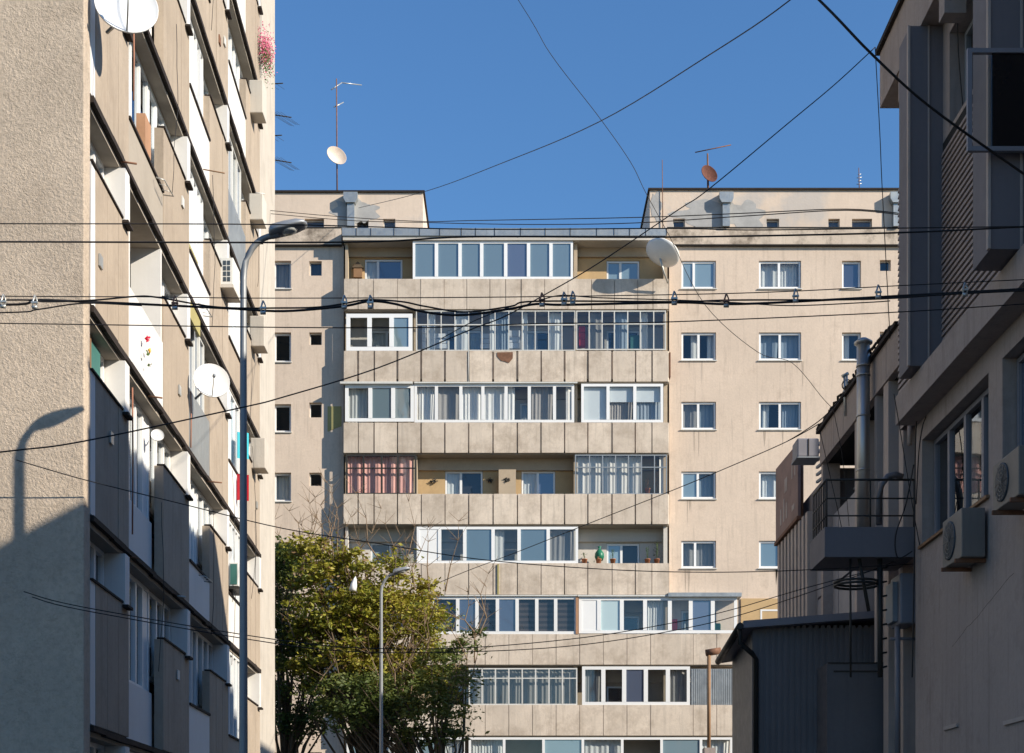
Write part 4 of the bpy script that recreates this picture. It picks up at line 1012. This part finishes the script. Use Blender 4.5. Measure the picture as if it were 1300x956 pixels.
def flowers(c, label, m1, n=150, sx=.14, sz=.35, sy=.14):
    r = empty('flower_box', c, label, 'flowers')
    for m, mx, nm, zz in ((m1, n, 'blossoms', .08), ('plant_green', n//2, 'foliage', -.14)):
        g = MB()
        for k in range(mx):
            p = Vector((random.gauss(0, sx*.5), random.gauss(0, sy), random.gauss(zz, sz*.35))); a = Vector((random.gauss(0, 1), random.gauss(0, 1), random.gauss(0, 1))).normalized()*.020; b = a.orthogonal().normalized()*.017
            g.face([tuple(p-a), tuple(p-b), tuple(p+a), tuple(p+b)])
        g.build(nm, m, r, recalc=False)
flowers(on_left(337, 68, .15), 'pink flowers spilling over high on the far corner of the left building', 'pink_flower', 1100, .16, .55, .22)
flowers(on_left(187, 437, .10), 'red flowers on the white balcony of the left building', 'red_flower', 30, .03, .07, .03)
flowers(on_left(190, 452, .10), 'yellow blossoms below the red flowers on the white balcony', 'yellow', 14, .02, .04, .03)
# clothes hanging
for (px, py, m, lb) in ((301, 565, 'teal_cloth', 'turquoise cloth hanging at a window behind the lamp post'), (301, 618, 'red_cloth', 'red cloth hanging at a window behind the lamp post')):
    p = on_left(px, py, .03); g = MB(); curtain(g, 0, .25, -.28, .28, 0, .02, .12)
    o = g.build('laundry', m, None, recalc=False); o.location = p; o.rotation_euler.z = math.radians(20); tag(o, lb, 'laundry')
# drying racks
for (px, py, lb) in ((198, 225, 'thin metal laundry frame below the orange door'), (251, 385, 'small white laundry frame on the middle of the left facade'), (252, 730, 'wooden lattice hung low on the left facade')):
    p = Vector(on_left(px, py, .05)); g = MB()
    g.tube([p, p+Vector((.12, .05, -.02)), p+Vector((.13, .6, -.02)), p+Vector((-.03, .6, 0))], .010)
    for k in range(3): g.tube([p+Vector((.0, .2*k, -.01)), p+Vector((.125, .2*k+.05, -.02))], .005, 4)
    tag(g.build('drying_rack', 'clamp'), lb, 'drying rack')
g = MB(); p = Vector(on_left(258, 215, 0)); g.tube([p, p+Vector((.42, -.1, -.12))], .012); tag(g.build('flag_rod', 'wood'), 'thin bare rod poking out of the upper left facade', 'rod')

for k, (px, py, m, lb) in enumerate(((128, 250, 'offwhite', 'x'),)):
    pass
for (px, py, w_, h_, m, lb) in ((317, 122, .30, .75, 'offwhite', 'pale box projecting high on the left facade beside the pink flowers'), (317, 262, .30, .6, 'offwhite', 'pale box projecting above the tall lamp on the left facade'),
                               (318, 420, .32, .7, 'end_paint', 'worn pale box projecting just right of the tall lamp post'), (319, 575, .32, .7, 'end_paint', 'grey box projecting low on the left facade right of the lamp post')):
    p = on_left(px, py, .0); g = MB(rel(type('o', (), {'location': p})())); g.box(p[0]-.02, p[0]+w_, p[1], p[1]+.5, p[2]-h_/2, p[2]+h_/2)
    o = g.build('facade_box', m, bevel=.02); o.location = p; tag(o, lb, 'box')
# ------------------------------------------------------------------ cables
def cpath(pts):
    """smooth (Catmull-Rom) path through pixel points with depth (1/depth interpolated)"""
    P = [Vector(PT(*p)) for p in pts]
    if len(P) == 2: return P
    out = []; Q = [P[0]]+P+[P[-1]]
    for i in range(1, len(Q)-2):
        for s in range(6):
            t = s/6; a, b, c, d_ = Q[i-1], Q[i], Q[i+1], Q[i+2]
            out.append(.5*((2*b)+(-a+c)*t+(2*a-5*b+4*c-d_)*t*t+(-a+3*b-3*c+d_)*t**3))
    out.append(P[-1]); return out
def cable(pts, r, label, Y=None, m='cable', Y2=None, parent=None, name='overhead_cable'):
    if Y is not None:
        if Y2 is None: pts = [(a, b, Y) for a, b in pts]
        else:
            x0, x1 = pts[0][0], pts[-1][0]
            pts = [(a, b, 1/((1/Y)+(1/Y2-1/Y)*((a-x0)/(x1-x0)))) for a, b in pts]
    r *= .68
    g = MB(); g.tube([tuple(p) for p in cpath(pts)], r, 6)
    o = g.build(name, m, parent)
    if not parent: tag(o, label, 'cable')
    return o
LP = -317; RP = 1422
cable([(LP, 283), (0, 284), (345, 285), (600, 291), (850, 290), (956, 292), (1142, 289.6), (RP, 286)], .008, 'thin upper cable running level along the cornice height', 14)
cable([(LP, 307), (0, 307), (436, 307.5), (600, 300.5), (846, 301), (1132, 295.7), (1300, 288), (RP, 284)], .0125, 'dark cable crossing level just below the flat roof edge', 14.2)
cable([(LP, 372), (0, 376), (200, 377), (330, 378.5), (600, 377.5), (860, 374), (1000, 370), (1135, 363), (1300, 355), (RP, 350)], .007, 'thin messenger wire just above the thick cable bundle', 14.0)
cable([(LP, 383), (0, 387), (44, 381), (107, 383), (177, 386), (290, 391.5), (360, 395), (434, 389), (470, 382.5), (502, 386), (529, 394), (565, 399.5), (600, 399), (648, 392), (681, 386), (719, 387), (860, 384), (940, 386), (1100, 378), (1300, 367), (RP, 362)], .017, 'thick black cable bundle sagging across the whole street', 14.05)
cable([(LP, 390), (0, 381), (60, 383), (120, 381), (170, 376.5), (200, 377.5), (277, 390), (360, 391), (403, 390), (434, 386), (467, 380.6), (510, 383), (540, 389), (590, 396), (648, 389), (681, 382.5), (860, 383), (930, 381), (1100, 380), (1200, 374), (1300, 369), (RP, 364)], .012, 'second strand wound round the thick cable bundle', 13.98)
cable([(LP, 402), (0, 397), (47, 393), (107, 385), (180, 388)], .010, 'loose strand joining the thick bundle on the far left', 13.93)
cable([(681, 383), (712, 375), (760, 378), (860, 381), (930, 384), (1005, 388), (1100, 384), (1130, 382)], .008, 'loose strand hanging off the thick bundle before the right wing', 13.92)
cable([(LP, 408), (0, 410.5), (345, 415.5), (525, 416), (594, 414), (700, 410.5), (840, 409), (1125, 397), (1300, 386), (RP, 380)], .008, 'thin cable running level below the thick cable bundle', 14.4)
cable([(LP, 610), (0, 574), (107, 560), (304, 518), (360, 504), (480, 467), (595, 419.5), (640, 402), (690, 375), (760, 334), (860, 267), (900, 240), (1000, 157), (1060, 107), (1111, 60)], .012, 'long black cable climbing diagonally from lower left to the office roof corner', 13, Y2=22)
cable([(21, 584), (107, 609), (232, 640), (360, 671), (480, 690), (600, 709), (723, 720), (852, 726), (988, 725), (1160, 716)], .010, 'cable drooping from the stucco gable down across the fifth balcony', 17.9, Y2=21.3)
cable([(30, 751), (107, 771), (350, 812), (470, 823), (600, 822), (744, 809), (858, 790), (929, 774), (1021, 747), (1130, 718)], .010, 'upper of the two low cables crossing in front of the tree', 17.9, Y2=21.7)
cable([(41, 758), (107, 775), (350, 817), (470, 828), (610, 827), (735, 819), (858, 800), (952, 777), (1091, 730), (1135, 713)], .010, 'lower of the two low cables crossing in front of the tree', 17.85, Y2=21.7)
cable([(545, 745), (590, 726), (656, 701), (744, 666), (860, 620), (939, 587), (1000, 560), (1040, 538)], .013, 'cable rising gently to the right across the lower balconies', 40, Y2=27.5)
cable([(340, 267), (430, 275), (533, 281), (600, 280), (810, 276), (950, 270.5), (1075, 265.5), (1160, 273)], .012, 'slack upper wire crossing the sky above the flat roof', 36, Y2=22.3)
cable([(340, 271), (445, 280), (540, 282.5), (600, 284), (690, 285), (808, 283), (950, 274), (1075, 267), (1160, 275)], .012, 'slack lower wire crossing the sky above the flat roof', 36.1, Y2=22.2)
cable([(262, -600, 27.5), (500, -240, 25), (658, 0, 24),  (700, 70, 24.1), (760, 148, 24.3), (800, 205, 24.5), (820, 245, 24.6), (850, 300, 24.8), (895, 387, 25), (962, 447, 25.3), (1006, 461, 25.6), (1045, 506, 25.9), (1059, 520, 26)], .008, 'thin wire dropping steeply from the top of the sky past the right attic')
cable([(1293, -312, 16), (1110, -95, 17), (1003, 0, 18), (900, 70, 20.4), (760, 155, 25.2), (640, 206, 31.7), (540, 243, 41), (455, 264, 54.7)], .012, 'thin curved wire from the top of the sky down to the left attic')
cable([(153, -850, 20), (640, -385, 16), (900, -134, 14.8), (1040, 0, 14.3), (1106, 68, 14.3), (1180, 135, 14.5), (1300, 221, 14.9), (1372, 272, 15)], .019, 'thick dark cable slanting down in front of the office building')
cable([(1111, 60), (1117, 170), (1120, 240), (1130, 430)], .010, 'wire hanging straight down from the office roof corner', 21.6)
cable([(657, 386), (605, 406), (560, 430)], .006, 'short thin wire crossing the thick bundle near its middle', 13.9)
for (pts, r, lb) in (([(1215, 0), (1217, 70), (1228, 200), (1234, 290), (1240, 400)], .012, 'black cable hanging down the slatted panel of the office building'),
                     ([(1250, 430), (1205, 480), (1172, 520), (1163, 545), (1161, 700), (1158, 860)], .014, 'cable looping under the floor band and down the office corner'),
                     ([(1170, 705), (1158, 640), (1145, 560), (1135, 500)], .010, 'thin cable slanting beside the office corner'),):
    Yc = 19.2 if 'slatted' in lb else 21.0
    cable(pts, r, lb, Yc if Yc < 20 else 20.9)
for k, (pts, lb) in enumerate((([(1085, 585), (1240, 586)], 'upper of two straight wires before the annex pillars'), ([(1078, 609), (1165, 610)], 'lower of two straight wires before the annex pillars'))):
    pass
for (pts, Ya_, r_, lb) in (([(1041, 548), (1062, 640), (1075, 700)], 26.5, .010, 'thin wire hanging from the annex roof beside the balcony'),
    ([(1058, 520), (1066, 560), (1072, 600), (1078, 668)], 25.2, .008, 'wire hanging loosely between annex roof and balcony slab'),
    ([(1160, 590), (1150, 640), (1137, 680), (1140, 708), (1158, 700)], 21.0, .016, 'black cable looping under the balcony to the office corner'),
    ([(1300, 375), (1262, 425), (1215, 470), (1180, 520), (1168, 560), (1163, 640)], 20.6, .013, 'cable slung beneath the office floor band'),
    ([(1000, 560), (1020, 548), (1045, 530), (1068, 505), (1085, 480)], 25.4, .014, 'dark cable lying along the annex roof edge')):
    cable(pts, r_, lb, Ya_)
# clamps on the bundle
for k, (px, py) in enumerate(((4, 380), (44, 381), (222, 382), (334, 388), (437, 381), (470, 381), (688, 378), (716, 377), (727, 376), (856, 376), (922, 379), (1010, 373), (1115, 368), (1225, 365))):
    r = empty('cable_clamp', PT(px, py, 13.95), '', 'clamp', 'clamps hanging the cable bundle')
    where = ['at the left edge of the picture', 'on the stucco gable', 'in front of the white loggia on the left facade', 'just right of the tall lamp post', 'at the left end of the top balcony', 'on the hump of the bundle left of the middle', 'left of the close pair on the top balcony', 'first of the close pair below the open loggia', 'second of the close pair below the open loggia', 'below the large white dish', 'under the first window column of the right wing', 'under the second window column of the right wing', 'before the far end of the right wing', 'in front of the slatted panel']
    r['label'] = 'small metal cable clamp '+where[k]
    g = MB(); g.tube([(-.012, 0, -.07), (-.02, 0, -.02), (0, 0, .05)], .009, 6); g.tube([(.02, 0, -.075), (.022, 0, 0), (.006, 0, .04)], .007, 6); g.box(-.032, .032, -.012, .012, -.03, -.014); g.build('hook', 'clamp' if k % 4 != 2 else 'clamp_red', r)
    g = MB(); g.lathe((0, 0, -.07), (1, 0, 0), [(.001, -.025), (.018, -.025), (.018, .025), (.001, .025)], 10); g.build('grip', 'clamp', r)
# pole carrying the cables, out of the picture on the left
r = empty('utility_pole', (UX(LP, 14.1), 14.1, 0), 'concrete utility pole carrying the cables outside the left of the picture', 'pole')
g = MB(); g.tube([(0, 0, 0), (0, 0, 9.6)], [.16, .11], 12); g.build('pole', 'concrete_slab', r); g = MB(); g.box(-.05, .05, -.7, .7, 7.9, 8.0); g.build('crossarm', 'rust', r)

# ------------------------------------------------------------------ trees
def tree(name, label, base, H, crown, leafm, nleaf, nclump, twigs=0, seed=1, group='trees in front of the balconies', dry=0, leaf=.10):
    """crown: list of ellipsoids (x, y, z, rx, ry, rz) in world metres"""
    rg = np.random.default_rng(seed); rd = random.Random(seed)
    r = empty(name, base, label, 'tree', group); b = Vector(base)
    g = MB(); g.tube([(0, 0, -.1), (.05, 0, H*.2), (-.05, .05, H*.42), (.05, 0, H*.55)], [.20, .16, .13, .10], 10)
    cl = []
    wts = np.array([c[3]*c[4]*c[5] for c in crown]); wts = wts/wts.sum()
    for k in range(nclump):
        c = crown[rg.choice(len(crown), p=wts)]; v = rg.normal(size=3); v /= np.linalg.norm(v); v *= rg.uniform(.25, 1.0)**.5
        cl.append(np.array([c[0]+v[0]*c[3], c[1]+v[1]*c[4], c[2]+v[2]*c[5]]))
    for k in range(0, nclump, 3):
        p = Vector(cl[k])-b; s = Vector((.0, 0, H*rd.uniform(.3, .54))); m = s.lerp(p, .5)+Vector((rd.uniform(-.3, .3), rd.uniform(-.3, .3), rd.uniform(-.1, .4)))
        g.tube([s, m, p], [.05, .03, .012], 5)
    g.build('trunk', 'bark', r)
    # leaves
    n = nleaf; idx = rg.integers(0, nclump, n); C_ = np.array(cl)[idx]
    sc_ = rg.uniform(.12, .42, nclump)[idx]
    P = C_+rg.normal(size=(n, 3))*sc_[:, None]*np.array([1, 1, .5])*.75-np.array(base)
    A = rg.normal(size=(n, 3)); A[:, 2] *= .5; A /= np.linalg.norm(A, axis=1)[:, None]
    B = rg.normal(size=(n, 3)); B -= (B*A).sum(1)[:, None]*A; B /= np.linalg.norm(B, axis=1)[:, None]
    L_ = rg.uniform(.45, 1.5, n)*leaf; Wd = L_*.42
    V_ = np.stack([P-A*L_[:, None]*.5, P+B*Wd[:, None]*.5, P+A*L_[:, None]*.5, P-B*Wd[:, None]*.5], 1).reshape(-1, 3)
    def mk(nm, Vv, m):
        k = len(Vv)//4; me = bpy.data.meshes.new(nm); me.vertices.add(4*k); me.vertices.foreach_set('co', Vv.ravel()); me.loops.add(4*k)
        me.loops.foreach_set('vertex_index', np.arange(4*k)); me.polygons.add(k); me.polygons.foreach_set('loop_start', np.arange(0, 4*k, 4)); me.polygons.foreach_set('loop_total', np.full(k, 4))
        me.update(); me.validate(); me.materials.append(MATS[m]); o = bpy.data.objects.new(nm, me); COL.objects.link(o); o.parent = r
    nd = int(n*dry)
    mk('crown', V_[nd*4:], leafm)
    if nd: mk('dry_leaves', V_[:nd*4], 'leaves_dry')
    if twigs:
        g = MB(); top = max(c[2]+c[5] for c in crown)
        for k in range(twigs):
            c = crown[rd.randrange(len(crown))]; x = c[0]+rd.uniform(-.9, .9)*c[3]; y = c[1]+rd.uniform(-.5, .5)
            p = Vector((x, y, c[2]+c[5]*.3))-b; q = p
            for s in range(3):
                nx = q+Vector((rd.uniform(-.35, .35), rd.uniform(-.2, .2), rd.uniform(.35, .75)))
                g.tube([q, nx], [.022-.006*s, .016-.006*s], 4, cap=False)
                for w_ in range(3):
                    e = nx+Vector((rd.uniform(-.45, .45), rd.uniform(-.2, .2), rd.uniform(.1, .5))); g.tube([nx, e], [.010, .004], 3, cap=False)
                q = nx
        g.build('bare_twigs', 'twig', r)
    return r
def el(px, py, Y, rx, ry, rz):  # ellipsoid centred at picture point
    c = PT(px, py, Y); return (c[0], c[1], c[2], rx, ry, rz)
tree('deciduous_tree', 'green tree at the left, half hidden by the left apartment building', (UX(362, 42.5), 42.5, 0), 9, [el(366, 760, 42.5, .9, 1.3, 1.9), el(385, 860, 42.5, 1.5, 1.5, 1.8), el(355, 728, 42.5, .7, 1.2, .8), el(380, 715, 42.5, .6, .8, .5)], 'leaves_green', 17000, 130, twigs=5, seed=2, leaf=.13)
tree('deciduous_tree', 'large yellow green tree with bare twigs at its top in front of the balconies', (UX(470, 41), 41, 0), 9.5, [el(440, 755, 41, 1.6, 1.4, 1.2), el(500, 790, 41, 1.5, 1.4, 1.1), el(430, 830, 41, 1.7, 1.5, 1.4), el(535, 765, 41, .8, 1, .9), el(470, 722, 41, 1.2, 1, .5), el(400, 705, 41, .8, .9, .5), el(520, 860, 41, 1.5, 1.3, 1.1)], 'leaves_yellow', 36000, 330, twigs=34, seed=5, dry=.12, leaf=.14)
tree('deciduous_tree', 'small airy green tree at the lower right of the tree group', (UX(560, 39.5), 39.5, 0), 7.0, [el(570, 850, 39.5, .9, 1.1, .7), el(530, 900, 39.5, 1.5, 1.2, 1.1), el(596, 812, 39.5, .4, .6, .35), el(455, 890, 39.5, 1.5, 1.2, .8)], 'leaves_dark', 12000, 150, twigs=16, seed=9, leaf=.13)
# white plastic bag caught in the tree
g = MB(); c = Vector(PT(449, 743, 39.4)); g.lathe(c, (.2, 0, 1), [(.01, .25), (.06, .18), (.13, .02), (.15, -.14), (.05, -.17), (.01, -.16)], 9, .7)
tag(g.build('plastic_bag', 'white_goods'), 'white plastic bag caught in the yellow green tree', 'bag')

# ------------------------------------------------------------------ camera, light, world
cam = bpy.data.cameras.new('camera'); co_ = bpy.data.objects.new('camera', cam); COL.objects.link(co_); sc.camera = co_
co_.location = (0, 0, EYE); co_.rotation_euler = (math.pi/2, 0, 0)
cam.sensor_width = 36; cam.lens = 36*F/1300; cam.shift_x = 0; cam.shift_y = (HY-478)/1300; cam.clip_end = 2000; cam.clip_start = .1
D = Vector((-2.0, 1.0, -1.08)).normalized()
elev = math.asin(-D.z); az = math.atan2(-D.x, -D.y)      # direction to the sun
sl = bpy.data.lights.new('sun', 'SUN'); sl.energy = 5.0; sl.angle = math.radians(.53); sl.color = (1, .91, .77)
so = bpy.data.objects.new('sun', sl); COL.objects.link(so); so.rotation_euler = D.to_track_quat('-Z', 'Y').to_euler(); so.location = (20, -20, 30)
w = bpy.data.worlds.new('World'); sc.world = w; w.use_nodes = True
bg = w.node_tree.nodes['Background']; sky = w.node_tree.nodes.new('ShaderNodeTexSky'); sky.sky_type = 'NISHITA'; sky.sun_disc = False
sky.sun_elevation = elev; sky.sun_rotation = math.atan2(-D.x, -D.y); sky.air_density = 1.5; sky.dust_density = 0; sky.ozone_density = 10
w.node_tree.links.new(sky.outputs[0], bg.inputs[0]); bg.inputs[1].default_value = .110
sc.view_settings.view_transform = 'Standard'; sc.view_settings.look = 'None'; sc.view_settings.gamma = 1; sc.view_settings.exposure = .58
sc.cycles.max_bounces = 8; sc.cycles.transparent_max_bounces = 12
try: sc.cycles.use_denoising = True
except Exception: pass
